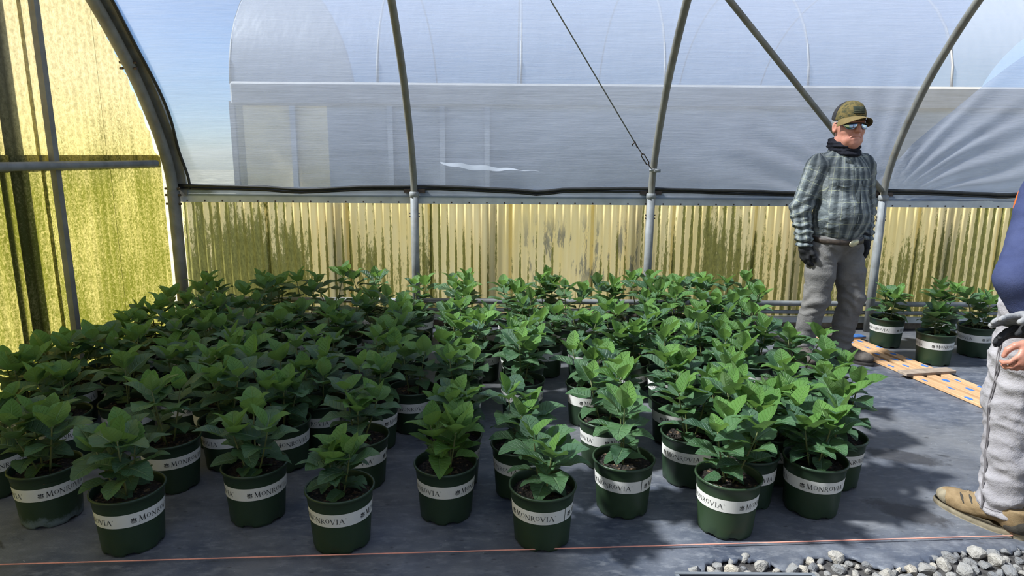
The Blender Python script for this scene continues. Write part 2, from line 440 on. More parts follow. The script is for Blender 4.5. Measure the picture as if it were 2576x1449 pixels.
# gable hoop: a thick pipe, a batten outside it and the black cord that clamps the film edge
e = empty('gable_hoop', (X_GABLE + .03, SILL_Y, 0)); tag(e, 'thick grey corner hoop with cream batten along the gable wall', 'hoop frame')
a = MB(); a.tube([(0, y - SILL_Y - .02, z) for y, z in FULL], .040, 12); a.build('arch_pipe', M_PIPE_DK, e, True)
a = MB(); a.tube([(.0, -.02, -.03), (.0, -.02, 1.12)], .046, 12); a.build('post', M_PIPE_DK, e, True)
a = MB(); a.tube([(.0, FRONT_Y - SILL_Y + .02, -.03), (.0, FRONT_Y - SILL_Y + .02, 1.12)], .046, 12); a.build('post', M_PIPE_DK, e, True)
o2 = offset_arch(FULL, .035)
a = MB()
for i in range(len(o2) - 1):
    (y0, z0), (y1, z1) = o2[i], o2[i + 1]
    (y2, z2), (y3, z3) = offset_arch(FULL, .07)[i], offset_arch(FULL, .07)[i + 1]
    a.add([(.045, y0 - SILL_Y, z0), (.075, y0 - SILL_Y, z0), (.075, y2 - SILL_Y, z2), (.045, y2 - SILL_Y, z2),
           (.045, y1 - SILL_Y, z1), (.075, y1 - SILL_Y, z1), (.075, y3 - SILL_Y, z3), (.045, y3 - SILL_Y, z3)],
          [(0, 1, 5, 4), (1, 2, 6, 5), (2, 3, 7, 6), (3, 0, 4, 7)])
a.build('batten', M_CREAM, e)
a = MB(); o3 = offset_arch(FULL, .030)
a.add([(x_, y - SILL_Y, z) for y, z in o3 for x_ in (-.075, .085)], [(2 * i, 2 * i + 1, 2 * i + 3, 2 * i + 2) for i in range(len(o3) - 1)])
a.build('gap_filler', M_PIPE_DK, e)  # strip added to close the bright gap between pipe and batten
a = MB(); a.tube([(.105 + .012 * math.sin(i * .5), y - SILL_Y, z + .0) for i, (y, z) in enumerate(offset_arch(FULL, .02)) if z > 1.12], .011, 8); a.build('edge_cord', M_BLACK, e, True)
for zz in (1.02, 1.09, 1.14, 2.0, 2.04):
    yy = SILL_Y if zz < 1.2 else 4.83
    for dx in (-.05, .05):
        b = MB(); b.tube([(dx - .01, yy - SILL_Y - .03, zz), (dx + .012, yy - SILL_Y - .03, zz)], .010, 6); b.build('bolt', M_BOLT, e)

# ---- back wall: ribbed fibreglass sheets, capped by two metal rails and the black film cord
def corr(width, height, pitch=.067, amp=.0085, seg=8):
    n = int(round(width / pitch * seg)); vs = []; fs = []
    for i in range(n + 1):
        x = width * i / n; y = amp * math.sin(2 * PI * x / pitch)
        vs += [(x, y, 0), (x, y, height * .5), (x, y, height)]
    for i in range(n): fs += [(i * 3, i * 3 + 3, i * 3 + 4, i * 3 + 1), (i * 3 + 1, i * 3 + 4, i * 3 + 5, i * 3 + 2)]
    return mesh_from('panel', vs, fs, True)
wb = empty('wall_back', (0, 5.36, 0)); tag(wb, 'low back wall of yellowed ribbed fibreglass sheets stained by algae', kind='structure')
PW = .067 * 10
cm = corr(PW + .03, .985)
i = 0; x = X_GABLE + .03
while x < X_END:
    obj('panel', cm, M_FG_BACK, wb, (x, .006 * (i % 2), .10)); x += PW; i += 1
for xs_ in (-1.46, -.17, 1.02, 2.36, 3.6, 5.0):
    a = MB(); a.box((xs_, .075, .5), (.10, .06, 1.05)); a.build('stud', M_WOODD, wb)
a = MB(); a.box(((X_GABLE + X_END) / 2, -.035, 1.062), (X_END - X_GABLE, .012, .062)); a.box(((X_GABLE + X_END) / 2, -.038, 1.094), (X_END - X_GABLE, .022, .008)); a.box(((X_GABLE + X_END) / 2, -.035, 1.128), (X_END - X_GABLE, .018, .052)); a.build('top_rail', M_RAIL, wb)
a = MB(); x = X_GABLE + .1
while x < 5.0:
    a.lathe([(0, .006), (.006, .004), (.007, 0)], 6, (0, 0, 0)); 
    nv = 18
    a.v[-nv:] = [(v[0] + x, -.042 - v[2], v[1] + 1.042) for v in a.v[-nv:]]
    x += .143
tag(a.build('screw_heads', M_BOLT, wb), kind='stuff')
a = MB(); a.box(((X_GABLE + X_END) / 2, -.02, .085), (X_END - X_GABLE, .03, .05)); a.build('sill_rail', M_RAIL, wb)
a = MB(); a.box(((X_GABLE + X_END) / 2, .03, .03), (X_END - X_GABLE, .05, .09)); tag(a.build('baseboard_back', M_WOODD, None, loc=(0, 5.36, 0)), 'dark timber board at the foot of the back wall', kind='structure')
# black cord wandering along the top of the wall
pts = []; x = X_GABLE + .06
kn = [(-2.7, 1.165), (-2.0, 1.155), (-1.72, 1.135), (-1.2, 1.165), (-.6, 1.172), (.0, 1.150), (.19, 1.135), (.4, 1.155), (.9, 1.168), (1.4, 1.160), (2.0, 1.150), (2.3, 1.140), (2.6, 1.160), (3.1, 1.165), (3.55, 1.155), (3.95, 1.140), (4.4, 1.160), (7.4, 1.16)]
while x < X_END:
    pts.append((x, 5.285, float(np.interp(x, [k_[0] for k_ in kn], [k_[1] for k_ in kn])) + .003 * hn(x * 5))); x += .07
a = MB(); a.tube(pts, .013, 8); a.tube([(p[0], p[1] + .012, p[2] - .022 + .006 * hn(p[0] * 3, 2)) for p in pts], .010, 8)
tag(a.build('film_edge_cord', M_BLACK, None, True), 'black cord holding the film edge above the back wall', 'cord')

# ---- gable wall
wl = empty('wall_left', (X_GABLE - .06, 0, 0)); tag(wl, 'gable wall of yellow ribbed fibreglass, green with algae, lit from outside', kind='structure')
def gable_panel(y0, y1, z0, ztop):
    pitch, amp, seg = .076, .008, 6
    n = max(2, int(round((y1 - y0) / pitch * seg))); vs = []; fs = []; m = 5
    for i in range(n + 1):
        y = y0 + (y1 - y0) * i / n; zt = ztop(y)
        ph = (y % pitch) / pitch
        xo = amp * (1 if ph < .18 else (-1 if .5 < ph < .9 else 0)) * .6 + amp * .4 * math.sin(2 * PI * ph)
        for j in range(m): vs.append((xo, y, z0 + (zt - z0) * j / (m - 1)))
    for i in range(n):
        for j in range(m - 1): fs.append((i * m + j, (i + 1) * m + j, (i + 1) * m + j + 1, i * m + j + 1))
    return mesh_from('panel', vs, fs, True)
y = FRONT_Y + .02; i = 0
while y < SILL_Y - .05:
    y1 = min(y + .66, SILL_Y + .02)
    obj('panel', gable_panel(y, y1 + .02, .0, lambda q: 1.40), M_FG_GABLE, wl, (.005 * (i % 2), 0, 0))
    obj('panel', gable_panel(y, y1 + .02, 1.32, lambda q: max(1.33, arch_h(min(max(q, FRONT_Y + .03), SILL_Y - .03)) + .10)), M_FG_GABLE, wl, (.005 * (i % 2) - .012, 0, 0))
    y = y1; i += 1
a = MB(); a.tube([(.075, FRONT_Y, 1.34), (.075, 5.06, 1.34)], .026, 10); a.build('girt', M_PIPE, wl, True)
a = MB(); a.box((.035, 4.0, 1.43), (.035, .045, 2.86)); a.build('stud', M_PIPE_DK, wl)
a = MB(); a.box((-.06, 3.74, 1.4), (.05, .13, 2.9)); a.build('stud', M_WOODD, wl)
a = MB(); a.box((-.05, 3.62, 1.4), (.05, .04, 2.9)); a.build('stud', M_WOODD, wl)
for yy in (2.6, 1.3, 0.): a = MB(); a.box((-.05, yy, 1.4), (.05, .09, 2.9)); a.build('stud', M_WOODD, wl)
# ---- low wall behind the camera
wf = empty('wall_front', (0, FRONT_Y - .08, 0)); tag(wf, 'low wall of ribbed fibreglass on the other side of the house', kind='structure')
x = X_GABLE + .03
while x < X_END: obj('panel', cm, M_FG_BACK, wf, (x, 0, .1)); x += PW

# ---- pipes along the back wall, riser, brace, cable
for zz, l, rr in ((.225, 'upper grey water pipe running along the foot of the back wall', .022), (.150, 'lower grey water pipe running along the foot of the back wall', .016)):
    a = MB(); a.tube([(X_GABLE + .12, 5.315, zz), (1.5, 5.315, zz + .002), (X_END, 5.315, zz)], rr, 10)
    o = a.build('water_pipe', M_PIPE, None, True); tag(o, l, 'pipe')
rp = px_y(515, 690, 5.22)
e = empty('pipe_riser', (rp.x, 5.22, 0)); tag(e, 'short black pipe riser standing near the corner hoop', 'pipe')
a = MB(); a.tube([(0, 0, 0), (0, 0, rp.z)], .021, 10); a.build('riser_tube', M_BLACK, e, True)
a = MB(); a.lathe([(.021, 0), (.026, .004), (.026, .03), (.018, .035), (0, .035)], 12, (0, 0, rp.z - .01)); a.build('riser_cap', M_BLACK, e, True)

def roof_hit(x, y, inset=.05):
    """a pixel's ray met with the inside of the arch"""
    d = px_dir(x, y); lo, hi = 2.0, 5.2
    c = offset_arch(HALF, -inset)
    ys = [q[0] for q in sorted(c)]; zs = [q[1] for q in sorted(c)]
    for _ in range(60):
        m = (lo + hi) / 2; z = CAM_H + d.z * m / d.y
        if z > float(np.interp(m, ys, zs)): hi = m
        else: lo = m
    return Vector((0, 0, CAM_H)) + d * (lo / d.y)
p1 = roof_hit(1835, 0)
foot = Vector((2.93, SILL_Y - .03, 1.17))
path = [foot, (foot + p1) / 2, p1]
for i in range(1, 7):
    q = p1 + (p1 - foot) * ((p1.x - 1.13) / (foot.x - p1.x)) * (i / 6); q.z = min(q.z, arch_h(q.y) - .045); path.append(q)
a = MB(); a.tube(path, .021, 10); o = a.build('brace_pipe', M_PIPE_DK, None, True); tag(o, 'slanting steel brace pipe between two hoops behind the man', 'pipe')
a0 = roof_hit(1640, 428, .03); a1 = roof_hit(1595, 355); a2 = roof_hit(1385, 0); a3s = []
for i in range(1, 9):
    q = a2 + (a2 - a1) * ((a2.x + .77) / (a1.x - a2.x)) * (i / 8); q.y = max(q.y, 1.9); q.z = min(q.z, arch_h(q.y) - .03); a3s.append(q)
e = empty('wire_brace', a0); tag(e, 'thin wire with turnbuckle tightened to a hoop', 'wire')
a = MB(); a.tube([a1 - a0, a2 - a0] + [q - a0 for q in a3s], .0045, 6); a.build('wire', M_PIPE_DK, e, True)
dd = (a1 - a0).normalized(); sd_ = dd.cross(Vector((0, 1, 0))).normalized(); Lb = (a1 - a0).length
a = MB()
for s in (-1, 1): a.tube([dd * Lb * .18 + sd_ * .0 * s, dd * Lb * .24 + sd_ * .012 * s, dd * Lb * .52 + sd_ * .012 * s, dd * Lb * .58], .0045, 6)
a.build('turnbuckle', M_BOLT, e, True)
a = MB(); a.tube([dd * .0, dd * Lb * .22], .004, 6); a.build('hook', M_BOLT, e, True)
a = MB(); a.tube([dd * Lb * .54, dd * Lb], .0035, 6)
a.build('hook', M_BOLT, e, True)
a = MB(); a.tube([dd * Lb * .78 + sd_ * .006, dd * Lb * .98 - sd_ * .004], .0045, 6); a.build('wire_tail', M_BOLT, e, True)
a = MB(); a.tube([dd * Lb * .94 + sd_ * .03, dd * Lb * .97 - sd_ * .006], .006, 6); a.build('wire_clip', M_BOLT, e, True)
a = MB(); a.tube([Vector((-.02, -.005, 0)), Vector((.015, -.005, .0))], .011, 8)
a.lathe([(.028, -.018), (.034, -.016), (.034, .006), (.028, .01)], 12, (.035, 0, 0)); a.build('clamp', M_PIPE, e, True)

# ---- the neighbouring house seen hazily through the film
nb = empty('neighbour_greenhouse', (0, 9.0, 0)); tag(nb, 'neighbouring film greenhouse standing behind the back wall', 'greenhouse')
M_NW = simple('neighbour_grey_wall', (.33, .35, .37), .6, 0, .3, .25, 1.2)
M_NC = simple('neighbour_cream_wall', (.66, .58, .38), .6, 0, .3, .2, 1.5)
M_NB = simple('neighbour_white_beam', (.22, .22, .21), .6, 0, .3, .12, 4)
k = N('neighbour_film'); nrm = k.bump(k.noise(k.scale(k.pos(), (2.5, 1, 1)), 1.2, 3), .3, .05)
M_NF = k.done(k.mixs(.07, k.mixs(.45, k.n('ShaderNodeBsdfTransparent', {'Color': (.95, .97, 1)}).outputs[0], k.bsdf((.28, .31, .37), .4, 0, .4, nrm)), k.n('ShaderNodeBsdfGlossy', {'Color': (1, 1, 1), 'Roughness': .22, 'Normal': nrm}).outputs[0]))
NX0, NX1 = -3.75, 11.
xs_ = [NX0 + .12, -3.35, -2.5, -.95, 1.0, 3., 5., 7., 9., 11.]
for i in range(len(xs_) - 1):
    cream = i in (0, 1)
    a = MB(); a.box(((xs_[i] + xs_[i + 1]) / 2, .05, 1.07), (xs_[i + 1] - xs_[i], .02, 2.14)); a.build('wall_sheet', M_NC if cream else M_NW, nb)
for x in [NX0, -2.95, -1.65, -.95, -.35]:
    a = MB(); a.box((x, 0, 1.05), (.07, .05, 2.1)); a.build('post', M_NW if x > -3 else M_NB, nb)
a = MB(); a.box(((NX0 + NX1) / 2, 0, 2.2), (NX1 - NX0, .12, .3), bev=.03); a.build('eave_beam', M_NB, nb)
na = [(3.6 - 3.6 * math.cos(t), 2.35 + 2.1 * math.sin(t)) for t in np.linspace(0, PI, 24)]
vs = []; fs = []
for i, (yy, zz) in enumerate(na): vs += [(NX0, yy, zz), (NX1, yy, zz)]
for i in range(len(na) - 1): fs.append((2 * i, 2 * i + 1, 2 * i + 3, 2 * i + 2))
obj('roof_film', mesh_from('roof_film', vs, fs, True), M_NF, nb)
for x in [NX0, -1.8, .1, 2., 3.9, 5.8]:
    a = MB(); a.tube([(x, yy, zz - .03) for yy, zz in na], .018, 8); a.build('arch_pipe', M_NB, nb, True)
a = MB(); a.add([(NX0 - .01, yy, zz) for yy, zz in na] + [(NX0 - .01, 7.2, 0), (NX0 - .01, 0, 0)], [tuple(range(len(na) + 2))]); a.build('gable_sheet', M_NC, nb)
# ================================================================ POTTED HYDRANGEAS
M_POT = None
def m_pot(stain=False):
    k = N('stained_nursery_pot' if stain else 'green_nursery_pot'); p = k.obj(); x, y, z = k.sep(p)
    r = k.n('ShaderNodeObjectInfo').outputs['Random']
    c = k.mix(k.noise(p, 7, 4), (.013, .028, .016), (.020, .040, .022))
    c = k.mix(k.math('MULTIPLY', r, .5), c, (.030, .055, .018))
    ch = k.ramp(k.math('ADD', k.math('MULTIPLY', k.noise(k.scale(p, (1, 1, 1)), 22, 5, .7), .9), k.math('MULTIPLY', z, -6.)), ((.18, 0.), (.36, 1.)))
    c = k.mix(k.math('MULTIPLY', k.math('MULTIPLY', ch, (1. if stain else 0.)), .75), c, (.16, .20, .21))
    return k.done(k.bsdf(c, .42, 0, .45, k.bump(k.noise(p, 160, 2), .08, .002)))
M_POT = m_pot()
M_LABEL = simple('label_paper', (.66, .64, .58), .6, 0, .3, .05, 12)
M_INK = simple('label_ink', (.045, .045, .042), .6, 0, .2, .1, 12)
k = N('potting_soil'); p = k.obj(); v = k.vor(p, 95, 'F1', 'Color'); vd = k.vor(p, 95)
c = k.mix(k.ramp(k.noise(p, 70, 4), ((.4, 0.), (.7, 1.))), (.012, .010, .008), (.035, .026, .019))
c = k.mix(k.ramp(k.sep(v)[0], ((.88, 0.), (.93, 1.))), c, (.13, .085, .05))
M_SOIL = k.done(k.bsdf(c, .85, 0, .25, k.bump(vd, .9, .012)))
k = N('hydrangea_stem'); M_STEM = k.done(k.bsdf(k.mix(k.noise(k.obj(), 30, 3), (.10, .15, .035), (.16, .14, .07)), .55, 0, .35))

def m_leaf(name, c_dark, c_lite, vein, back, trans):
    k = N(name); u, v, _ = k.sep(k.uv()); r = k.n('ShaderNodeObjectInfo').outputs['Random']
    s = k.math('ABSOLUTE', k.math('SUBTRACT', k.math('MULTIPLY', v, 2.), 1.))
    q = k.math('FRACT', k.math('SUBTRACT', k.math('MULTIPLY', u, 7.5), k.math('MULTIPLY', s, 1.5)))
    lat = k.ramp(k.math('ABSOLUTE', k.math('SUBTRACT', q, .5)), ((.0, 1.), (.13, 0.)))
    mid = k.ramp(s, ((.03, 1.), (.09, 0.)))
    vn = k.math('MAXIMUM', mid, k.math('MULTIPLY', lat, k.ramp(s, ((.75, .6), (1., 0.)))))
    h = k.math('ADD', k.math('MULTIPLY', vn, -1.), k.math('MULTIPLY', k.noise(k.obj(), 260, 2), .25))
    c = k.mix(r, c_dark, c_lite)
    c = k.mix(k.math('MULTIPLY', k.noise(k.obj(), 35, 3), .35), c, c_lite)
    c = k.mix(k.math('MULTIPLY', vn, .62), c, vein)
    bf = k.n('ShaderNodeNewGeometry').outputs['Backfacing']
    c = k.mix(bf, c, back)
    d = k.bsdf(c, .32, 0, .75, k.bump(h, .8, .006))
    tc = k.mix(.5, c, (.20, .36, .03))
    t = k.n('ShaderNodeBsdfTranslucent', {'Color': tc}).outputs[0]
    return k.done(k.mixs(trans, d, t))
M_LEAF = m_leaf('hydrangea_leaf', (.026, .085, .040), (.070, .165, .050), (.15, .25, .11), (.10, .19, .08), .24)
M_LEAFY = m_leaf('young_hydrangea_leaf', (.070, .19, .030), (.14, .30, .045), (.21, .36, .11), (.15, .27, .08), .34)

def leaf_mesh(name, width, fold, curl, tipdrop, wav, seed, mat, nu=10):
    rg = random.Random(seed)
    cols = (-1, -.68, -.34, 0, .34, .68, 1)
    vs = []; uv = []; fs = []
    # petiole
    for px_, hw in ((-.16, .018), (-.02, .020)):
        for s in (-1, 1): vs.append((px_, s * hw, -.012)); uv.append((0, .5 + .02 * s))
    fs.append((0, 2, 3, 1))
    b0 = len(vs)
    ph = rg.random() * 6
    for i in range(nu + 1):
        u = i / nu
        wd = width * (math.sin(PI * min(1, u ** .74)) ** .72) * (1 - .15 * u)
        if i == 0: wd = .022
        if i == nu: wd = .004
        for j, s in enumerate(cols):
            ss = s
            if abs(s) == 1 and 0 < i < nu: ss = s * (1.06 if i % 2 else .965)
            ang = curl * u; 
            x = u if abs(curl) < 1e-3 else math.sin(ang) / curl
            z = 0 if abs(curl) < 1e-3 else -(1 - math.cos(ang)) / curl
            z -= tipdrop * max(0, u - .65) ** 2 * 3
            yy = ss * wd
            z += fold * abs(s) ** 1.15 * wd * (1 - .3 * u)
            z += .016 * math.sin(2 * PI * (u * 3.75 - abs(s) * .75)) * (1 - abs(s)) * abs(s) * 4 * .7
            z += wav * abs(s) * wd * math.sin(u * 9 + ph + (2 if s > 0 else 0))
            vs.append((x, yy * (1 - .12 * fold), z)); uv.append((u, .5 + .5 * s))
    m = len(cols)
    for i in range(nu):
        for j in range(m - 1):
            a = b0 + i * m + j; fs.append((a, a + m, a + m + 1, a + 1))
    me = mesh_from(name, vs, fs, True, uv); me.materials.append(mat); return me
LM = [leaf_mesh('leaf', .40, .34, .15, .22, .10, 1, M_LEAF), leaf_mesh('leaf', .42, .24, .40, .28, .12, 2, M_LEAF), leaf_mesh('leaf', .38, .42, -.10, .40, .08, 3, M_LEAF), leaf_mesh('leaf', .41, .20, .65, .1, .16, 4, M_LEAF)]
LY = [leaf_mesh('leaf', .40, .50, -.35, .1, .06, 5, M_LEAFY), leaf_mesh('leaf', .41, .42, .25, .3, .10, 6, M_LEAFY)]

# ---- pot, label band and lettering
PR, PB, PH = .127, .103, .225
def pot_r(z): return PB + (PR - .008 - PB) * z / PH
a = MB(); n = 40
prof = [(PB - .006, .0), (PB, .004), (PB + .001, .014), (pot_r(.05), .05), (pot_r(.10), .10), (pot_r(.17), .17), (pot_r(.178) + .0015, .180), (pot_r(.210) + .0018, .210), (PR - .002, .214), (PR, .218), (PR, .222), (PR - .002, .225), (PR - .007, .2245), (PR - .009, .217), (pot_r(.18) - .005, .18), (PB - .004, .03), (0.001, .03)]
a.lathe(prof, n)
# drainage slots around the foot: push wall verts in
vv = [list(v) for v in a.v]
for kx in range(n):
    if kx % 7 in (0, 1):
        for ring in (0, 1):
            i_ = ring * n + kx; vv[i_][2] += .012
a.v = [tuple(v) for v in vv]
POT_ME = a.mesh('pot', True); POT_ME.materials.append(M_POT)
POT_ST = a.mesh('pot', True); POT_ST.materials.append(m_pot(True))
# label band with a small seam
vs = []; fs = []; nb_ = 72; gap = .07
LB0, LB1 = .120, .171
for i in range(nb_ + 1):
    an = gap + (2 * PI - gap * .4) * i / nb_
    for z in (LB0, LB1):
        r_ = pot_r(z) + .0012; vs.append((r_ * math.cos(an), r_ * math.sin(an), z))
for i in range(nb_): fs.append((2 * i, 2 * i + 2, 2 * i + 3, 2 * i + 1))
BAND_SEAM = mesh_from('label_band', vs, fs, True); BAND_SEAM.materials.append(M_LABEL)
BAND_ME = mesh_from('label_band', [(pot_r(z) * 1.0 * math.cos(2 * PI * i / 72) + .0012 * math.cos(2 * PI * i / 72), pot_r(z) * math.sin(2 * PI * i / 72) + .0012 * math.sin(2 * PI * i / 72), z) for i in range(72) for z in (LB0, LB1)], [(2 * i, (2 * i + 2) % 144, (2 * i + 3) % 144, 2 * i + 1) for i in range(72)], True); BAND_ME.materials.append(M_LABEL)

def stroke(p, q, w0, w1=None):
    """thick straight stroke as a quad"""
    w1 = w0 if w1 is None else w1
    d = Vector((q[0] - p[0], q[1] - p[1])).normalized(); nn = Vector((-d.y, d.x))
    return [[(p[0] + nn.x * w0 / 2, p[1] + nn.y * w0 / 2), (p[0] - nn.x * w0 / 2, p[1] - nn.y * w0 / 2), (q[0] - nn.x * w1 / 2, q[1] - nn.y * w1 / 2), (q[0] + nn.x * w1 / 2, q[1] + nn.y * w1 / 2)]]
def serif(x, y, w=.22, t=.045): return [[(x - w / 2, y - t / 2), (x + w / 2, y - t / 2), (x + w / 2, y + t / 2), (x - w / 2, y + t / 2)]]
def ring(cx, cy, rx, ry, thick, thin, n=20, a0=0, a1=2 * PI):
    out = []
    def P(t, o):
        w_ = thin + (thick - thin) * abs(math.cos(t)) ** 1.3
        return (cx + (rx - (w_ if o else 0)) * math.cos(t), cy + (ry - (w_ * .8 if o else 0)) * math.sin(t))
    for i in range(n):
        t0 = a0 + (a1 - a0) * i / n; t1 = a0 + (a1 - a0) * (i + 1) / n
        out.append([P(t0, 0), P(t1, 0), P(t1, 1), P(t0, 1)])
    return out
TK, TN = .135, .055
def glyph(ch):
    if ch == 'M': return stroke((.12, 0), (.2, 1), TN) + stroke((.2, 1), (.5, .05), TK) + stroke((.5, .05), (.82, 1), TN) + stroke((.82, 1), (.92, 0), TK) + serif(.1, .02) + serif(.92, .02, .3) + serif(.16, .98, .2) + serif(.86, .98, .2), 1.08
    if ch == 'O': return ring(.46, .5, .46, .52, .145, .06, 22), .96
    if ch == 'N': return stroke((.12, 0), (.12, 1), TN) + stroke((.12, 1), (.85, 0), TK) + stroke((.85, 0), (.85, 1), TN) + serif(.12, .02, .26) + serif(.1, .98, .24) + serif(.85, .98, .26), .98
    if ch == 'R': return stroke((.16, 0), (.16, 1), TK) + ring(.32, .74, .30, .26, .13, .05, 14, -PI / 2, PI / 2) + stroke((.16, .975), (.34, .975), .05) + stroke((.16, .505), (.34, .505), .05) + stroke((.36, .5), (.86, -.06), TK, .07) + serif(.16, .02, .3), .84
    if ch == 'V': return stroke((.08, 1), (.44, 0), TK) + stroke((.44, 0), (.82, 1), TN) + serif(.08, .98, .28) + serif(.82, .98, .24), .90
    if ch == 'I': return stroke((.2, 0), (.2, 1), TK) + serif(.2, .02, .3) + serif(.2, .98, .3), .42
    if ch == 'A': return stroke((.08, 0), (.46, 1), TN) + stroke((.46, 1), (.86, 0), TK) + stroke((.22, .36), (.66, .36), .05) + serif(.08, .02, .26) + serif(.86, .02, .3), .98
    if ch == '(': return ring(.1, .1, .1, .1, .022, .022, 10) + stroke((.08, .05), (.08, .15), .025) + ring(.09, .125, .035, .03, .02, .02, 6, -PI / 2, PI / 2) + stroke((.1, .1), (.13, .05), .02), .26
def emblem():
    """small leafy mark in front of the name"""
    out = []
    def leafp(x, y, an, L, w_):
        c, s = math.cos(an), math.sin(an); pts = []
        for t, h in ((0, 0), (.3, .8), (.6, 1), (1, 0), (.6, -1), (.3, -.8)):
            pts.append((x + L * t * c - w_ * h * s, y + L * t * s + w_ * h * c))
        out.append(pts)
    for x, y, an, L in ((.5, .42, 90, .6), (.46, .40, 135, .55), (.54, .40, 45, .55), (.42, .32, 170, .42), (.58, .32, 10, .42), (.42, .66, 150, .34), (.58, .66, 30, .34)):
        leafp(x, y, math.radians(an), L, .085)
    out.extend(stroke((.08, .16), (.92, .16), .07)); out.extend(stroke((.2, .02), (.8, .02), .06)); out.extend(stroke((.5, .1), (.5, .5), .06))
    return out
def lettering_mesh():
    polys = []; x = 0; H = .0205
    for p in emblem(): polys.append([(a_ * H * 1.15, (b_ - .02) * H * 1.05) for a_, b_ in p])
    x = H * 1.35
    for i, ch in enumerate('MONROVIA('):
        gl, adv = glyph(ch); big = i in (0, 7); sc_ = H * (1.12 if i == 0 else 1.0); oy = 0
        if ch == 'O': sc_ = H * .80; oy = H * .20
        if ch == '(': oy = H * .85; sc_ = H * 1.0
        for p in gl: polys.append([(x + a_ * sc_, oy + b_ * sc_) for a_, b_ in p])
        x += adv * sc_ + H * .10
    total = x
    vs = []; fs = []
    rm = pot_r((LB0 + LB1) / 2) + .0022
    for rep in range(1):
        a0 = .16
        for p in polys:
            b = len(vs)
            for a_, b_ in p:
                z = LB0 + .013 + b_; an = a0 + a_ / rm; r_ = pot_r(z) + .0020
                vs.append((r_ * math.cos(an), r_ * math.sin(an), z))
            fs.append(tuple(range(b, b + len(p))))
    me = mesh_from('lettering', vs, fs); me.materials.append(M_INK); return me
LET_ME = lettering_mesh()
def soil_mesh(seed):
    vs = [(0, 0, .196)]; fs = []; n = 26; rings = (.02, .044, .068, .089, .106, .1165)
    rg = random.Random(seed)
    for r_ in rings:
        for k_ in range(n):
            an = 2 * PI * k_ / n; z = .195 + .010 * mnoise.noise((r_ * 40 * math.cos(an) + seed, r_ * 40 * math.sin(an), 0)) + rg.uniform(-.0025, .0025)
            vs.append((r_ * math.cos(an), r_ * math.sin(an), z if r_ < .110 else .19))
    for k_ in range(n): fs.append((0, 1 + k_, 1 + (k_ + 1) % n))
    for i in range(len(rings) - 1):
        for k_ in range(n): fs.append((1 + i * n + k_, 1 + (i + 1) * n + k_, 1 + (i + 1) * n + (k_ + 1) % n, 1 + i * n + (k_ + 1) % n))
    me = mesh_from('soil', vs, fs, False); me.materials.append(M_SOIL); return me
SOIL = [soil_mesh(i) for i in range(3)]

def potted(x, y, rg, label, group, H=.29, ns=3, spin=None, lime=False, lsc=1.0, spread=1.0, seam=None, stain=False):
    e = empty('potted_hydrangea', (x, y, 0), 0); tag(e, label, 'potted plant', group)
    # spin: angle (degrees) at which the emblem sits from the side that faces the camera
    toward = math.atan2(-y, -x)
    sp = (toward + math.radians(spin) - .16) if spin is not None else rg.uniform(0, 2 * PI)
    pot = obj('pot', POT_ST if stain else POT_ME, None, e, rot=(rg.uniform(-.012, .012), rg.uniform(-.012, .012), sp))
    obj('label_band', BAND_SEAM if (seam if seam is not None else rg.random() < .2) else BAND_ME, None, pot)
    for q in range(3): obj('lettering', LET_ME, None, pot, rot=(0, 0, q * 2 * PI / 3))
    obj('soil', SOIL[rg.randrange(3)], None, e, rot=(0, 0, rg.uniform(0, 6)))
    a0 = rg.uniform(0, 2 * PI)
    for s in range(ns):
        az = a0 + 2 * PI * s / ns + rg.uniform(-.45, .45)
        br = rg.uniform(.008, .03); h = H * rg.uniform(.74, 1.0) if s else H
        lean = (rg.uniform(.10, .34) if ns > 1 else rg.uniform(0, .08)) * spread
        b = Vector((br * math.cos(az), br * math.sin(az), .185))
        dirv = Vector((math.cos(az) * lean, math.sin(az) * lean, 1))
        ax = Vector((math.cos(az), math.sin(az), 0))
        def at(t): return b + Vector((0, 0, h * t)) + ax * (lean * h * (t * .55 + .45 * math.sin(t * PI / 2)))
        top = .80                                    # the stem ends where the top rosette opens
        m = MB(); m.tube([at(top * i / 4) for i in range(5)], [.0042, .0038, .0034, .003, .0022], 6)
        st = m.build('stem', M_STEM, e, True)
        nodes = [(.12, .082, -.05, 0), (.29, .110, .12, 0), (.45, .128, .28, 0), (.58, .134, .44, 0), (.69, .120, .66, rg.random() < .45), (.76, .094, .95, 1)]
        if rg.random() < .25: nodes = nodes[1:]
        rot0 = rg.uniform(0, PI)
        for ni, (t, L, el, yg) in enumerate(nodes):
            for q in (0, 1):
                if ni == 0 and rg.random() < .35: continue
                phi = rot0 + ni * PI / 2 + q * PI + rg.uniform(-.3, .3)
                ele = el + rg.uniform(-.2, .2) + .15 * lean * math.cos(phi - az)
                LL_ = L * lsc * rg.uniform(.82, 1.15)
                if lime: me = LY[rg.randrange(2)]  # every leaf of this plant from the yellow-green set
                elif yg: me = LY[rg.randrange(2)]
                else: me = LM[rg.randrange(4)]
                o = obj('leaf', me, None, st)
                o.location = at(t * 1.0) + Vector((math.cos(phi), math.sin(phi), 0)) * (.16 * LL_ * math.cos(ele) * .9) + Vector((0, 0, .16 * LL_ * math.sin(ele)))
                o.rotation_euler = Euler((rg.uniform(-.22, .22), -ele, phi), 'XYZ')
                o.scale = (LL_, LL_ * rg.uniform(.92, 1.12), LL_)
    return e
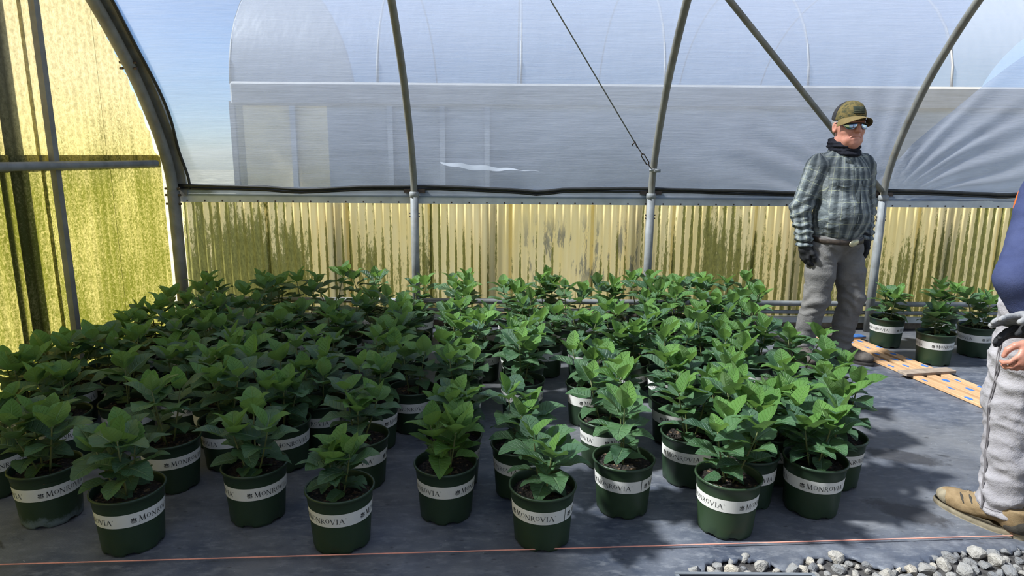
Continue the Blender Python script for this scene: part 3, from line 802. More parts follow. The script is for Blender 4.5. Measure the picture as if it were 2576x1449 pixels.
# positions read off the photograph (rims and foliage met with level planes, then pushed apart until no pots overlap)
FRONT = [  # x, y, emblem angle, plant height above the soil, stems, label
    (-1.40, 2.19, -3, .315, 4, 'potted hydrangea with four tiered shoots, next to the water-stained pot by the orange string'),
    (-1.82, 2.36, -20, .30, 4, 'potted hydrangea whose pot has a pale water stain around its foot'),
    (-2.19, 2.56, -30, .27, 3, 'front potted hydrangea nearest the gable, beside the water-stained pot'),
    (-1.47, 2.62, -17, .36, 3, 'tall potted hydrangea just behind the water-stained pot and the four-shoot plant'),
    (-1.01, 2.38, -19, .285, 3, 'potted hydrangea with one shoot leaning far out, towards the four-shoot plant'),
    (-0.63, 2.21, 35, .21, 3, 'low compact potted hydrangea with rounded leaves, its pot close to the orange string'),
    (-0.26, 2.41, 17, .25, 3, 'potted hydrangea with yellow-green leaves all over, beside the low compact one'),
    (0.12, 2.24, 52, .26, 3, 'potted hydrangea with broad dark leaves and a label seam facing the orange string'),
    (0.46, 2.46, 46, .335, 2, 'tall potted hydrangea on a bare stem with its label seam in view'),
    (0.84, 2.32, 24, .325, 3, 'potted hydrangea with a small leaf tuft at its foot, its pot touching the orange string'),
    (1.24, 2.47, -24, .29, 4, 'broad bushy potted hydrangea at the end of the front row, near the tan shoe'),
]
REST = [(-1.05,2.82), (-0.66,2.66), (-0.68,3.04), (-0.69,3.46), (-0.27,3.20), (0.04,2.59), (0.42,3.35), (0.83,3.11), (0.79,2.71), (1.18,2.73), (0.90,3.56), (0.83,3.94), (0.48,4.06), (1.19,3.37), (0.44,2.87), (-1.46,3.06), (0.06,3.39),
 (-2.39,3.03), (-2.34,3.29), (-2.32,3.55), (-2.33,3.86), (-2.33,4.13), (-2.26,4.38), (-2.23,4.73), (-2.11,2.88), (-1.89,3.03), (-2.08,3.36), (-1.84,3.45), (-1.99,4.19), (-1.84,4.40), (-1.80,4.66), (-1.84,4.98), (-1.51,4.70), (-1.68,3.95), (-1.49,3.58), (-1.43,3.85), (-1.46,4.27), (-2.07,3.90), (-1.78,3.71), (-1.46,3.32), (-1.69,3.19), (-1.31,2.83), (-1.20,3.07), (-1.08,3.30), (-0.94,3.06), (-1.06,3.56), (-1.41,4.97), (-1.11,4.98), (-0.95,4.43), (-0.72,4.88), (-0.68,4.28), (-1.13,4.24), (-0.73,4.02), (-1.10,3.94), (-0.71,3.72), (-0.52,3.25), (-0.38,4.98), (-0.36,4.56), (-0.37,4.22), (-0.19,4.03), (-0.28,3.72), (-0.30,3.47), (-0.25,2.67), (0.01,4.79), (0.08,4.45), (0.05,3.93), (0.07,3.65), (0.27,4.98), (0.41,4.54), (0.22,4.13), (0.53,3.11), (0.73,4.78), (0.68,4.22), (1.00,4.91), (1.04,4.65), (1.13,4.41), (1.26,4.81), (1.49,4.92), (1.75,4.98), (1.68,4.52), (1.39,4.37), (0.94,4.19), (1.18,4.08), (1.19,3.82), (1.47,4.12), (1.45,3.71), (0.70,3.72), (1.09,3.13), (1.34,3.03), (1.59,3.10), (0.98,2.89), (1.61,3.51), (1.44,2.70), (0.99,2.53)]
FAR = [(2.89, 4.87, 38, .27, 'potted hydrangea beside the hoop behind the man, at the blue end of the board frame'),
       (3.37, 4.98, 60, .31, 'tall potted hydrangea standing close to the back wall pipes past the board frame'),
       (2.99, 4.44, -8, .25, 'potted hydrangea standing right against the blue-marked boards, its whole name facing out'),
       (3.42, 4.64, 20, .32, 'twin-headed potted hydrangea with a dirt-spattered pot beside the held glove'),
       (3.12, 3.74, 15, .16, 'potted hydrangea mostly hidden behind the bare hand')]
rg = random.Random(11)
for i, (x, y, sp, H, ns, lab) in enumerate(FRONT):
    potted(x, y, rg, lab, 'potted hydrangeas set out on the ground cover', H, ns, sp, lime=(i == 6), lsc=1.0 if i != 5 else .92, spread=1.35 if i in (4, 10) else 1.0, seam=i in (7, 8), stain=i == 1)
REFS = [(-2.19, 'the front plant nearest the gable'), (-1.82, 'the one with the water-stained pot'), (-1.44, 'the four-shoot front plant'), (-1.01, 'the leaning-shoot front plant'),
        (-.63, 'the low compact front plant'), (-.26, 'the yellow-green-leaved one'), (.12, 'the broad-leaved front plant'), (.46, 'the bare-stemmed front plant'), (.84, 'the tufted-foot front plant'), (1.22, 'the bushy end plant'), (1.58, None)]
ORD = ['first', 'second', 'third', 'fourth', 'fifth', 'sixth', 'seventh', 'eighth', 'ninth', 'tenth', 'eleventh', 'twelfth', 'thirteenth', 'fourteenth', 'fifteenth', 'sixteenth']
files = {}
for x, y in sorted(REST, key=lambda q: q[1]):
    j = min(range(len(REFS)), key=lambda q: abs(REFS[q][0] - x)); files.setdefault(j, []).append((x, y))
NAMED = {p: ('potted hydrangea, %s one back in the file behind %s' % (ORD[i_], REFS[j][1]) if REFS[j][1] else 'potted hydrangea, %s one back in the outer file bordering the open floor' % ORD[i_]) for j, L_ in files.items() for i_, p in enumerate(L_)}
for i, (x, y) in enumerate(REST):
    lab = NAMED[(x, y)]
    Hh = rg.uniform(.27, .36) if y < 4.3 else rg.uniform(.33, .43)
    potted(x, y, rg, lab, 'potted hydrangeas set out on the ground cover', Hh, rg.choice((2, 3, 3, 3, 4)), None)
for x, y, sp, H, lab in FAR:
    potted(x, y, rg, lab, 'potted hydrangeas beside the board frame', H, 3, sp)
# ================================================================ PEOPLE (distance fields turned into one continuous surface per piece)
class Vol:
    def __init__(s, lo, hi, h):
        s.h = h; s.lo = np.array(lo, float); n = np.ceil((np.array(hi) - s.lo) / h).astype(int) + 1
        s.ax = [s.lo[i] + h * np.arange(n[i]) for i in range(3)]
        s.D = np.full(n, 1.0, dtype=np.float32)
    def sub(s, lo, hi):
        r = []
        for i in range(3):
            a = max(0, int((lo[i] - s.lo[i]) / s.h)); b = min(len(s.ax[i]), int((hi[i] - s.lo[i]) / s.h) + 2); r.append(slice(a, max(a, b)))
        return tuple(r), (s.ax[0][r[0]][:, None, None], s.ax[1][r[1]][None, :, None], s.ax[2][r[2]][None, None, :])
    def put(s, f, lo, hi, k, op):
        m = k + .05
        sl, (x, y, z) = s.sub([q - m for q in lo], [q + m for q in hi])
        d = f(x, y, z); A = s.D[sl]
        if op == 'u':
            if k > 0: hh = np.clip(.5 + .5 * (A - d) / k, 0, 1); s.D[sl] = A * (1 - hh) + d * hh - k * hh * (1 - hh)
            else: s.D[sl] = np.minimum(A, d)
        else:
            d = -d
            if k > 0: hh = np.clip(.5 - .5 * (A - d) / k, 0, 1); s.D[sl] = A * (1 - hh) + d * hh + k * hh * (1 - hh)
            else: s.D[sl] = np.maximum(A, d)
    def cone(s, a, b, ra, rb, k=.02, op='u', squash=None):
        a = np.array(a, float); b = np.array(b, float); ab = b - a; L2 = max(float(ab @ ab), 1e-12)
        if squash is not None: ax = np.array(squash[0], float); ax /= np.linalg.norm(ax); sq = squash[1]
        def f(x, y, z):
            px, py, pz = x - a[0], y - a[1], z - a[2]
            t = np.clip((px * ab[0] + py * ab[1] + pz * ab[2]) / L2, 0, 1)
            qx, qy, qz = px - t * ab[0], py - t * ab[1], pz - t * ab[2]
            if squash is not None:
                c = (qx * ax[0] + qy * ax[1] + qz * ax[2]) * (sq - 1); qx = qx + c * ax[0]; qy = qy + c * ax[1]; qz = qz + c * ax[2]
            return np.sqrt(qx * qx + qy * qy + qz * qz) - (ra + (rb - ra) * t)
        r = max(ra, rb); s.put(f, np.minimum(a, b) - r, np.maximum(a, b) + r, k, op); return s
    def chain(s, pts, rs, k=.02, op='u', squash=None):
        for i in range(len(pts) - 1): s.cone(pts[i], pts[i + 1], rs[i], rs[i + 1], k, op, squash)
        return s
    def ell(s, c, r, k=.03, op='u', R=None):
        c = np.array(c, float); r = np.array(r, float); R_ = np.array(R) if R is not None else np.eye(3)
        def f(x, y, z):
            p = (x - c[0], y - c[1], z - c[2])
            q = [R_[0][i] * p[0] + R_[1][i] * p[1] + R_[2][i] * p[2] for i in range(3)]
            k0 = np.sqrt((q[0] / r[0]) ** 2 + (q[1] / r[1]) ** 2 + (q[2] / r[2]) ** 2)
            k1 = np.sqrt((q[0] / r[0] ** 2) ** 2 + (q[1] / r[1] ** 2) ** 2 + (q[2] / r[2] ** 2) ** 2)
            return k0 * (k0 - 1) / np.maximum(k1, 1e-6)
        e = np.abs(R_) @ r; s.put(f, c - e, c + e, k, op); return s
    def clip(s, n, d):                       # keep n.p <= d
        x, y, z = s.ax[0][:, None, None], s.ax[1][None, :, None], s.ax[2][None, None, :]
        s.D = np.maximum(s.D, (n[0] * x + n[1] * y + n[2] * z - d).astype(np.float32)); return s
    def join(s, o, k=.02):
        hh = np.clip(.5 + .5 * (s.D - o.D) / k, 0, 1); s.D = s.D * (1 - hh) + o.D * hh - k * hh * (1 - hh); return s
    def surface(s):
        D = s.D; D[0] = D[-1] = 1; D[:, 0] = D[:, -1] = 1; D[:, :, 0] = D[:, :, -1] = 1
        I = D < 0
        c = np.zeros(tuple(q - 1 for q in D.shape), dtype=np.int8)
        offs = [(i, j, k) for i in (0, 1) for j in (0, 1) for k in (0, 1)]
        nx, ny, nz = c.shape
        for i, j, k in offs: c += I[i:i + nx, j:j + ny, k:k + nz]
        act = np.argwhere((c > 0) & (c < 8)); idx = np.full(c.shape, -1, dtype=np.int64); idx[tuple(act.T)] = np.arange(len(act))
        P = np.zeros((len(act), 3)); W = np.zeros(len(act))
        for a in offs:
            for ax in range(3):
                if a[ax]: continue
                b = list(a); b[ax] = 1
                da = D[tuple((act + a).T)]; db = D[tuple((act + b).T)]
                m = (da < 0) != (db < 0); t = np.where(m, da / np.where(m, da - db, 1), 0)
                q = np.array(a, float)[None].repeat(len(act), 0); q[:, ax] = t
                P += q * m[:, None]; W += m
        V = (act + P / W[:, None]) * s.h + s.lo
        F = []
        for ax in range(3):
            sl0 = [slice(None)] * 3; sl1 = [slice(None)] * 3; sl0[ax] = slice(0, -1); sl1[ax] = slice(1, None)
            A = I[tuple(sl0)]; B = I[tuple(sl1)]
            e = np.argwhere(A != B); flip = A[tuple(e.T)]
            u, v = (ax + 1) % 3, (ax + 2) % 3
            du = np.zeros(3, int); dv = np.zeros(3, int); du[u] = 1; dv[v] = 1
            q = np.stack([idx[tuple((e - du - dv).T)], idx[tuple((e - dv).T)], idx[tuple(e.T)], idx[tuple((e - du).T)]], 1)
            q[~flip] = q[~flip][:, ::-1]; F.append(q)
        return V, np.concatenate(F)
def relax(V, F, it=2, lam=.5):
    for _ in range(it):
        S = np.zeros_like(V); C = np.zeros(len(V))
        for i in range(4):
            a, b = F[:, i], F[:, (i + 1) % 4]
            np.add.at(S, a, V[b]); np.add.at(C, a, 1); np.add.at(S, b, V[a]); np.add.at(C, b, 1)
        V = V + lam * (S / np.maximum(C, 1)[:, None] - V)
    return V
def vnormals(V, F):
    n = np.cross(V[F[:, 2]] - V[F[:, 0]], V[F[:, 3]] - V[F[:, 1]]); Nn = np.zeros_like(V)
    for i in range(4): np.add.at(Nn, F[:, i], n)
    return Nn / np.maximum(np.linalg.norm(Nn, axis=1), 1e-9)[:, None]
def vol_obj(name, vol, mat, parent, sm=2, disp=None, attr=None):
    V, F = vol.surface(); V = relax(V, F, sm)
    if disp:
        Nn = vnormals(V, F); V = V + Nn * np.array([disp(*p) for p in V])[:, None]
    me = mesh_from(name, V, F, True)
    if attr:
        at = me.attributes.new('plaid', 'FLOAT_VECTOR', 'POINT'); at.data.foreach_set('vector', np.array([attr(*p) for p in V], dtype=np.float32).ravel())
    return obj(name, me, mat, parent)
nz3 = lambda x, y, z: mnoise.noise((x, y, z))

M_SKIN = None
k = N('skin'); p = k.obj()
c = k.mix(k.ramp(k.noise(p, 28, 4), ((.35, 0.), (.7, 1.))), (.46, .19, .125), (.58, .27, .19))
M_SKIN = k.done(k.bsdf(c, .45, 0, .4, k.bump(k.noise(p, 180, 4), .2, .003), Subsurface_Weight=.12, Subsurface_Radius=(.01, .004, .002)))
def m_plaid():
    k = N('plaid_shirt'); at = k.n('ShaderNodeAttribute', attribute_name='plaid').outputs['Vector']; u, v, _ = k.sep(at); p = k.obj()
    def line(t, per, w_, off=0.):
        f = k.math('FRACT', k.math('ADD', k.math('DIVIDE', t, per), off)); return k.ramp(k.math('ABSOLUTE', k.math('SUBTRACT', f, .5)), ((w_, 1.), (w_ * 1.6 + .004, 0.)))
    def band(t, per, off=0.):
        f = k.math('FRACT', k.math('ADD', k.math('DIVIDE', t, per), off)); return k.ramp(k.math('ABSOLUTE', k.math('SUBTRACT', f, .5)), ((.10, 1.), (.26, 0.)))
    c = k.mix(k.noise(p, 60, 3), (.13, .15, .15), (.19, .21, .205))
    c = k.mix(k.math('MULTIPLY', band(u, .062, .5), .75), c, (.04, .05, .055))
    c = k.mix(k.math('MULTIPLY', band(v, .062, .5), .55), c, (.055, .065, .07))
    c = k.mix(k.math('MULTIPLY', band(u, .062, .1), .3), c, (.32, .33, .31))
    li = k.math('MAXIMUM', line(u, .062, .012), line(v, .062, .012))
    c = k.mix(k.math('MULTIPLY', li, k.ramp(k.noise(p, 22, 3), ((.35, .30), (.65, .80)))), c, (.50, .51, .32))
    return k.done(k.bsdf(c, .85, 0, .2, k.bump(k.math('ADD', k.noise(k.scale(p, (1, 1, 1.9)), 20, 5, .6, .8), k.math('MULTIPLY', k.noise(p, 70, 4), .4)), .55, .013)))
M_PLAID = m_plaid()
def cloth(name, c0, c1, sc=8., fine=240., rough=.9, bump=.35):
    k = N(name); p = k.obj(); c = k.mix(k.ramp(k.noise(p, sc, 5, .6), ((.3, 0.), (.7, 1.))), c0, c1)
    return k.done(k.bsdf(c, rough, 0, .2, k.bump(k.math('ADD', k.noise(p, 40, 5), k.math('MULTIPLY', k.noise(p, fine, 2), .4)), bump, .005)))
M_JEAN = cloth('grey_work_trousers', (.105, .10, .093), (.195, .182, .163), 8, 240, .9, .9)
M_GLOVE = cloth('black_work_glove', (.012, .012, .013), (.035, .034, .034), 30, 300, .7)
M_GAITER = cloth('black_neck_gaiter', (.008, .008, .012), (.016, .016, .022), 30)
M_BOOT = cloth('dusty_brown_boot', (.06, .05, .042), (.13, .11, .09), 20, 200, .75)
M_SOLE = simple('boot_sole', (.05, .043, .037), .8, 0, .3, .3, 30)
M_BELT = simple('brown_leather_belt', (.045, .032, .022), .55, 0, .4, .5, 60)
M_BUCK = simple('brass_buckle', (.42, .38, .24), .4, .6, .5, .2, 60)
def m_camo():
    k = N('olive_camouflage_cap'); p = k.obj(); a = k.noise(p, 38, 4, .6); b = k.noise(k.scale(p, (1, 1, 1.7), (3, 1, 2)), 46, 4, .6)
    c = k.mix(k.ramp(a, ((.46, 0.), (.52, 1.))), (.155, .115, .042), (.105, .085, .035)); c = k.mix(k.ramp(b, ((.55, 0.), (.6, 1.))), c, (.055, .055, .028))
    return k.done(k.bsdf(c, .9, 0, .15, k.bump(k.noise(p, 400, 2), .3, .002)))
M_CAMO = m_camo()
M_BRIM = cloth('tan_cap_brim', (.145, .105, .040), (.175, .125, .05), 40, 400)
M_MESH = cloth('black_cap_mesh', (.018, .017, .018), (.045, .042, .042), 90, 500)
M_PATCH = cloth('dark_flag_patch', (.020, .026, .018), (.035, .042, .028), 90, 400)
M_LENS = simple('mirror_lens', (.30, .40, .55), .06, 1., .5, .02, 20)
M_FRAME = simple('black_glasses_frame', (.012, .012, .012), .3, 0, .5, .1, 30)
M_HAIR = cloth('grey_hair', (.16, .15, .14), (.30, .29, .27), 60, 500)

def RZ(a): return np.array([[math.cos(a), -math.sin(a), 0], [math.sin(a), math.cos(a), 0], [0, 0, 1]])
def RX(a): return np.array([[1, 0, 0], [0, math.cos(a), -math.sin(a)], [0, math.sin(a), math.cos(a)]])
def head_prims(v, H, R):
    """head centre H, orientation R; face looks along -y"""
    T = lambda p: R @ np.array(p, float) + H
    v.ell(T((0, .014, .028)), (.077, .097, .092), .0, R=R)
    v.ell(T((0, -.022, -.032)), (.067, .074, .086), .04, R=R)
    v.ell(T((0, -.030, -.088)), (.056, .056, .036), .035, R=R)
    for s in (-1, 1):
        v.ell(T((s * .044, -.058, -.030)), (.026, .026, .028), .025, R=R)
        v.ell(T((s * .034, -.060, -.088)), (.026, .030, .026), .025, R=R)      # jowls
    v.cone(T((-.038, -.085, .020)), T((.038, -.085, .020)), .013, .013, .02)
    for s in (-1, 1): v.ell(T((s * .032, -.106, .000)), (.020, .018, .013), .012, 's', R)
    v.chain([T((0, -.094, .014)), T((0, -.108, -.012)), T((0, -.118, -.028))], (.010, .0115, .0155), .012)
    for s in (-1, 1): v.ell(T((s * .0145, -.105, -.033)), (.010, .012, .009), .008, R=R)
    v.ell(T((0, -.088, -.066)), (.034, .016, .022), .02, R=R)                     # muzzle
    v.ell(T((0, -.101, -.0605)), (.024, .0075, .005), .006, R=R)
    v.ell(T((0, -.098, -.0745)), (.021, .009, .0065), .006, R=R)
    v.chain([T((-.030, -.094, -.0725)), T((-.014, -.1045, -.0675)), T((.014, -.1045, -.0675)), T((.030, -.094, -.0725))], (.0032,) * 4, .004, 's')
    for s in (-1, 1): v.chain([T((s * .020, -.102, -.036)), T((s * .034, -.090, -.056)), T((s * .038, -.080, -.080))], (.0035, .0035, .003), .008, 's')
    v.ell(T((0, -.084, -.104)), (.026, .020, .018), .02, R=R)
    v.ell(T((0, -.040, -.118)), (.046, .046, .026), .03, R=R)
    for s in (-1, 1):
        v.ell(T((s * .080, .014, -.012)), (.011, .023, .034), .008, R=R)
        v.ell(T((s * .090, .006, -.010)), (.008, .012, .019), .005, 's', R)
    v.cone(T((0, .018, -.09)), T((0, .032, -.19)), .056, .062, .03)
def hand(v, wr, down, palm, thumbdir, sc=1.0, curl=.5, rad=1.0, k=.006, thumb_in=.3):
    """wrist, direction of the fingers, palm normal, side the thumb leaves from"""
    d = np.array(down, float); d /= np.linalg.norm(d); pn = np.array(palm, float); pn -= d * (pn @ d); pn /= np.linalg.norm(pn)
    tn = np.cross(d, pn); tn *= (1 if tn @ np.array(thumbdir, float) > 0 else -1)
    w_ = np.array(wr, float); S = sc
    R = np.stack([pn, tn, d], 1)
    v.ell(w_ + d * .052 * S, (.0165 * S * rad, .043 * S, .056 * S), .012, R=R)
    v.cone(w_ - d * .02 * S, w_ + d * .03 * S, .028 * S * rad, .03 * S * rad, .015)
    for i, (off, L, r) in enumerate(((.031, .074, .0092), (.0105, .083, .0096), (-.0105, .077, .0092), (-.030, .060, .0082))):
        b = w_ + d * (.092 - .006 * abs(i - 1.2)) * S + tn * off * S
        an = curl * (.75 + .12 * i); p0 = b - d * .02 * S; dirv = d; pts = [p0, b]; rs = [r * S * rad * 1.02, r * S * rad]
        for j, fr in enumerate((.45, .32, .23)):
            dirv = d * math.cos(an) + pn * math.sin(an); pts.append(pts[-1] + dirv * L * fr * S); rs.append(r * S * rad * (1 - .08 * (j + 1))); an += curl * .9
        v.chain(pts, rs, k)
    t0 = w_ + d * .022 * S + tn * .030 * S + pn * .004 * S; t1 = w_ + d * .055 * S + tn * .054 * S + pn * .014 * S
    t2 = t1 + (d * .75 + tn * (.45 - thumb_in) + pn * .35) * .032 * S; t3 = t2 + (d * .85 - tn * thumb_in + pn * .35) * .027 * S
    v.chain([t0, t1, t2, t3], (.0145 * S * rad, .0118 * S * rad, .0102 * S * rad, .0088 * S * rad), .008)
def boot(parent, name, at, yaw, mat, sole_mat, L=.29, shaft=.16, lace=None):
    """shoe with heel at the origin, toe along -y"""
    b = obj(name, None, None, parent) if False else None
    f = L / .29
    v = Vol((-.08, -.31 * f - .0, -.005), (.08, .09, shaft + .05), .0045)
    v.ell((0, -.182 * f, .050), (.050, .092 * f, .043), .02); v.cone((0, -.13 * f, .062), (0, -.03, .085), .044, .047, .03)
    v.ell((0, .005, .06), (.042, .050, .055), .02); v.cone((0, -.005, .09), (0, .005, shaft), .047, .050, .025)
    v.clip((0, 0, -1), -.018); v.clip((0, 0, 1), shaft)
    o = vol_obj(name, v, mat, parent, 2, lambda x, y, z: .0018 * nz3(x * 40, y * 40, z * 40) + (.002 * math.sin(y * 90) if -.16 < y < -.08 and z > .06 else 0))
    o.location = at; o.rotation_euler = (0, 0, yaw)
    pts = []
    for i in range(40):
        t = 2 * PI * i / 40; yy = -.115 * f + (.165 * f) * math.cos(t); wv = .047 + .007 * math.sin((yy + .02) * -9) - (.008 if yy > -.02 else 0)
        pts.append((wv * math.sin(t) * (1 if abs(math.sin(t)) < .98 else .99), yy))
    m = MB(); n = len(pts)
    vs = [(x * q, (y + .115 * f) * q - .115 * f, z) for q, z in ((.96, .0), (1.02, .006), (1.02, .022), (1.0, .027)) for x, y in pts]
    fs = [(r_ * n + i, r_ * n + (i + 1) % n, (r_ + 1) * n + (i + 1) % n, (r_ + 1) * n + i) for r_ in range(3) for i in range(n)] + [tuple(range(n)), tuple(range(4 * n - 1, 3 * n - 1, -1))]
    m.add(vs, fs); m.build('sole', sole_mat, o, True)
    if lace:
        for i in range(5):
            yy = -.155 * f + i * .024; zz = .098 + .008 * i
            q = MB(); q.tube([(-.022, yy, zz - .010), (0, yy - .008, zz + .004), (.022, yy, zz - .010)], .0028, 6); q.build('lace', lace, o, True)
    return o
def fold_noise(x, y, z, amp=.006):
    n_ = mnoise.noise((x * 7, y * 7, z * 16)); m_ = mnoise.noise((x * 16 + 4, y * 16, z * 9))
    return amp * (1 - abs(n_) * 2.6) * .6 + amp * m_ * .7

def make_man():
    e = empty('person', (2.235, 4.50, 0), math.radians(14))
    tag(e, 'man in plaid shirt, cap and mirrored sunglasses standing with his arms at his sides', 'person')
    RS, RE, RW = (-.185, .015, 1.335), (-.262, .045, 1.095), (-.248, -.015, .895)
    LS, LE, LW = (.185, .015, 1.335), (.300, .090, 1.105), (.262, .02, .915)
    RH, RK, RA = (-.095, .0, .86), (-.125, -.035, .48), (-.150, .03, .10)
    LH, LK, LA = (.095, .0, .86), (.135, -.065, .48), (.120, -.03, .10)
    Hc = np.array((0., -.015, 1.575)); R = RZ(math.radians(-9)) @ RX(math.radians(2))
    # body
    v = Vol((-.42, -.24, -.01), (.42, .24, 1.78), .0052)
    head_prims(v, Hc, R)
    v.cone((0, .018, 1.34), (0, .012, 1.46), .075, .060, .03)
    v.ell((0, -.005, 1.22), (.165, .11, .20), .04); v.ell((0, -.025, 1.05), (.155, .13, .15), .05); v.ell((0, .0, .90), (.15, .11, .12), .05)
    v.cone((-.16, .015, 1.35), (.16, .015, 1.35), .055, .055, .04)
    for a, b, c in ((RS, RE, RW), (LS, LE, LW)): v.chain([a, b, c], (.055, .042, .028), .02)
    for a, b, c in ((RH, RK, RA), (LH, LK, LA)): v.chain([a, b, c], (.085, .058, .04), .02); v.cone(c, (c[0], c[1] - .01, .055), .036, .030, .02)
    vol_obj('body', v, M_SKIN, e, 1)
    # shirt
    lo, hi = (-.40, -.26, .80), (.42, .24, 1.47)
    t = Vol(lo, hi, .006)
    t.ell((0, -.008, .985), (.178, .142, .12), .0); t.ell((0, -.040, 1.075), (.184, .168, .15), .05); t.ell((0, -.010, 1.24), (.192, .140, .165), .05); t.ell((0, .03, 1.27), (.165, .105, .15), .04)
    t.cone((-.155, .015, 1.345), (0, .015, 1.375), .064, .07, .05); t.cone((.155, .015, 1.345), (0, .015, 1.375), .064, .07, .05); t.cone((0, .018, 1.36), (0, .012, 1.45), .088, .070, .04)
    t.clip((0, -.12, -1), -.912); t.clip((0, -.55, 1), 1.44)
    a = Vol(lo, hi, .006)
    for A, B, C in ((RS, RE, RW), (LS, LE, LW)):
        a.chain([A, B, C], (.073, .066, .050), .02)
    t.join(a, .022)
    def seg(p, A, B):
        A = np.array(A); B = np.array(B); ab = B - A; tt = float(np.clip((p - A) @ ab / (ab @ ab), 0, 1)); return np.linalg.norm(p - A - tt * ab), tt, np.linalg.norm(ab), ab
    def plaid(x, y, z):
        p = np.array((x, y, z)); 
        for A, B, C in ((RS, RE, RW), (LS, LE, LW)):
            if (x < 0) != (A[0] < 0) or abs(x) < .165: continue
            d1, t1, l1, ab1 = seg(p, A, B); d2, t2, l2, ab2 = seg(p, B, C)
            if d1 <= d2: base = np.array(A) + t1 * ab1; al = t1 * l1
            else: base = np.array(B) + t2 * ab2; al = l1 + t2 * l2
            q = p - base; return (math.atan2(q[0], -q[1]) * .07 + .5, al + .02 * q[1], 0)
        return (math.atan2(x, -y + .02) * .175 + .002, z, 0)
    def wr(x, y, z):
        arm = abs(x) > .19
        d = fold_noise(x, y, z, .0075 if arm else .0055) + .0035 * (1 - 2.5 * abs(nz3(x * 22, y * 22, z * 34))) * .7
        if arm and z < 1.02: d += .007 * math.sin(z * 150 + 14 * x + 5 * nz3(x * 12, y * 12, 1))
        if arm and 1.04 < z < 1.16: d += .006 * math.sin(z * 95 - 40 * x + 30 * y)
        if not arm and y < 0: d += .004 * math.sin((z * 42 + x * 26) + 3 * nz3(x * 8, z * 8, 0))
        return d
    sh = vol_obj('shirt', t, M_PLAID, e, 2, wr, plaid)
    # collar, pocket flap, placket: cut from strips laid on the chest
    def front_y(x, z):
        # front surface of the torso
        best = 0
        for c, r in (((0, -.040, 1.075), (.184, .168, .15)), ((0, -.010, 1.24), (.192, .140, .165))):
            q = 1 - ((x - c[0]) / r[0]) ** 2 - ((z - c[2]) / r[2]) ** 2
            if q > 0: best = min(best, c[1] - r[1] * math.sqrt(q))
        return best
    def strip(name, outline, off, th, mat=M_PLAID, uvs=True):
        """outline in chest coordinates (x, z), laid on the front"""
        m = MB(); n = len(outline)
        f = [(x, front_y(x, z) - off, z) for x, z in outline]; b = [(x, front_y(x, z) - off + th, z) for x, z in outline]
        m.add(f + b, [tuple(range(n)), tuple(range(2 * n - 1, n - 1, -1))] + [(i, i + n, (i + 1) % n + n, (i + 1) % n) for i in range(n)])
        me = m.mesh(name); at = me.attributes.new('plaid', 'FLOAT_VECTOR', 'POINT'); at.data.foreach_set('vector', np.array([(math.atan2(p[0], -p[1] + .02) * .175, p[2], 0) for p in m.v], dtype=np.float32).ravel())
        return obj(name, me, mat, sh)
    for s in (-1, 1):
        strip('pocket_flap', [(s * .04, 1.262), (s * .085, 1.270), (s * .128, 1.262), (s * .128, 1.236), (s * .085, 1.226), (s * .04, 1.236)], .012, .008)
    strip('placket', [(-.014, 1.33)] + [(-.014, z) for z in np.linspace(1.30, .96, 10)] + [(.014, z) for z in np.linspace(.96, 1.30, 10)] + [(.014, 1.33)], .010, .006)
    for s in (-1, 1):                                  # collar leaves
        m = MB(); P = []
        for i in range(9):
            an = math.radians(8 + i * 20); x = s * math.sin(an); y = -math.cos(an)
            zt = 1.425 + .030 * (1 - math.cos(an)) / 2 * 1.4; zb = zt - .045 - .03 * max(0, math.cos(an))
            P += [(x * .078, y * .080 + .008, zt), (x * (.100 + .012 * max(0, math.cos(an))), y * (.104 + .022 * max(0, math.cos(an))) + .008, zb)]
        fs = [(2 * i, 2 * i + 1, 2 * i + 3, 2 * i + 2) for i in range(8)]
        m.add(P, fs); me = m.mesh('collar', True); at = me.attributes.new('plaid', 'FLOAT_VECTOR', 'POINT'); at.data.foreach_set('vector', np.array([(p[0], p[2], 0) for p in P], dtype=np.float32).ravel())
        o = obj('collar', me, M_PLAID, sh); md = o.modifiers.new('t', 'SOLIDIFY'); md.thickness = .004
    # trousers
    v = Vol((-.32, -.24, .03), (.32, .24, .97), .0062)
    v.ell((0, -.008, .90), (.178, .145, .10), 0); v.ell((0, .03, .85), (.165, .125, .11), .04)
    for a, b, c in ((RH, RK, RA), (LH, LK, LA)):
        v.chain([a, ((a[0] + b[0]) / 2, (a[1] + b[1]) / 2 - .008, (a[2] + b[2]) / 2), b, ((b[0] + c[0]) / 2, (b[1] + c[1]) / 2 + .012, (b[2] + c[2]) / 2), c], (.106, .097, .083, .075, .067), .022)
    v.clip((0, .1, 1), .940); v.clip((0, 0, -1), -.062)
    def wr2(x, y, z):
        d = fold_noise(x, y, z, .006)
        if z < .30: d += .010 * (1 - z / .30) * math.sin(z * 95 + 24 * x + 12 * y + 7 * nz3(x * 9, y * 9, z * 4))
        if .36 < z < .58: d += .004 * math.sin(z * 60 + 60 * x * (1 if x > 0 else -1) + 5 * nz3(x * 9, y * 9, z * 5))
        if z > .74: d += .004 * math.sin((z * 60 - abs(x) * 70))
        return d
    vol_obj('trousers', v, M_JEAN, e, 2, wr2)
    # belt and buckle
    m = MB(); n = 56; P = []
    for i in range(n):
        t_ = 2 * PI * i / n; x = .184 * math.sin(t_); y = -.006 - .154 * math.cos(t_); z = .922 - .016 * math.cos(t_)
        for r_, zz in ((1, -.017), (1.02, -.015), (1.02, .015), (1, .017)): P.append((x * r_, y * r_, z + zz))
    m.add(P, [(i * 4 + j, ((i + 1) % n) * 4 + j, ((i + 1) % n) * 4 + j + 1, i * 4 + j + 1) for i in range(n) for j in range(3)])
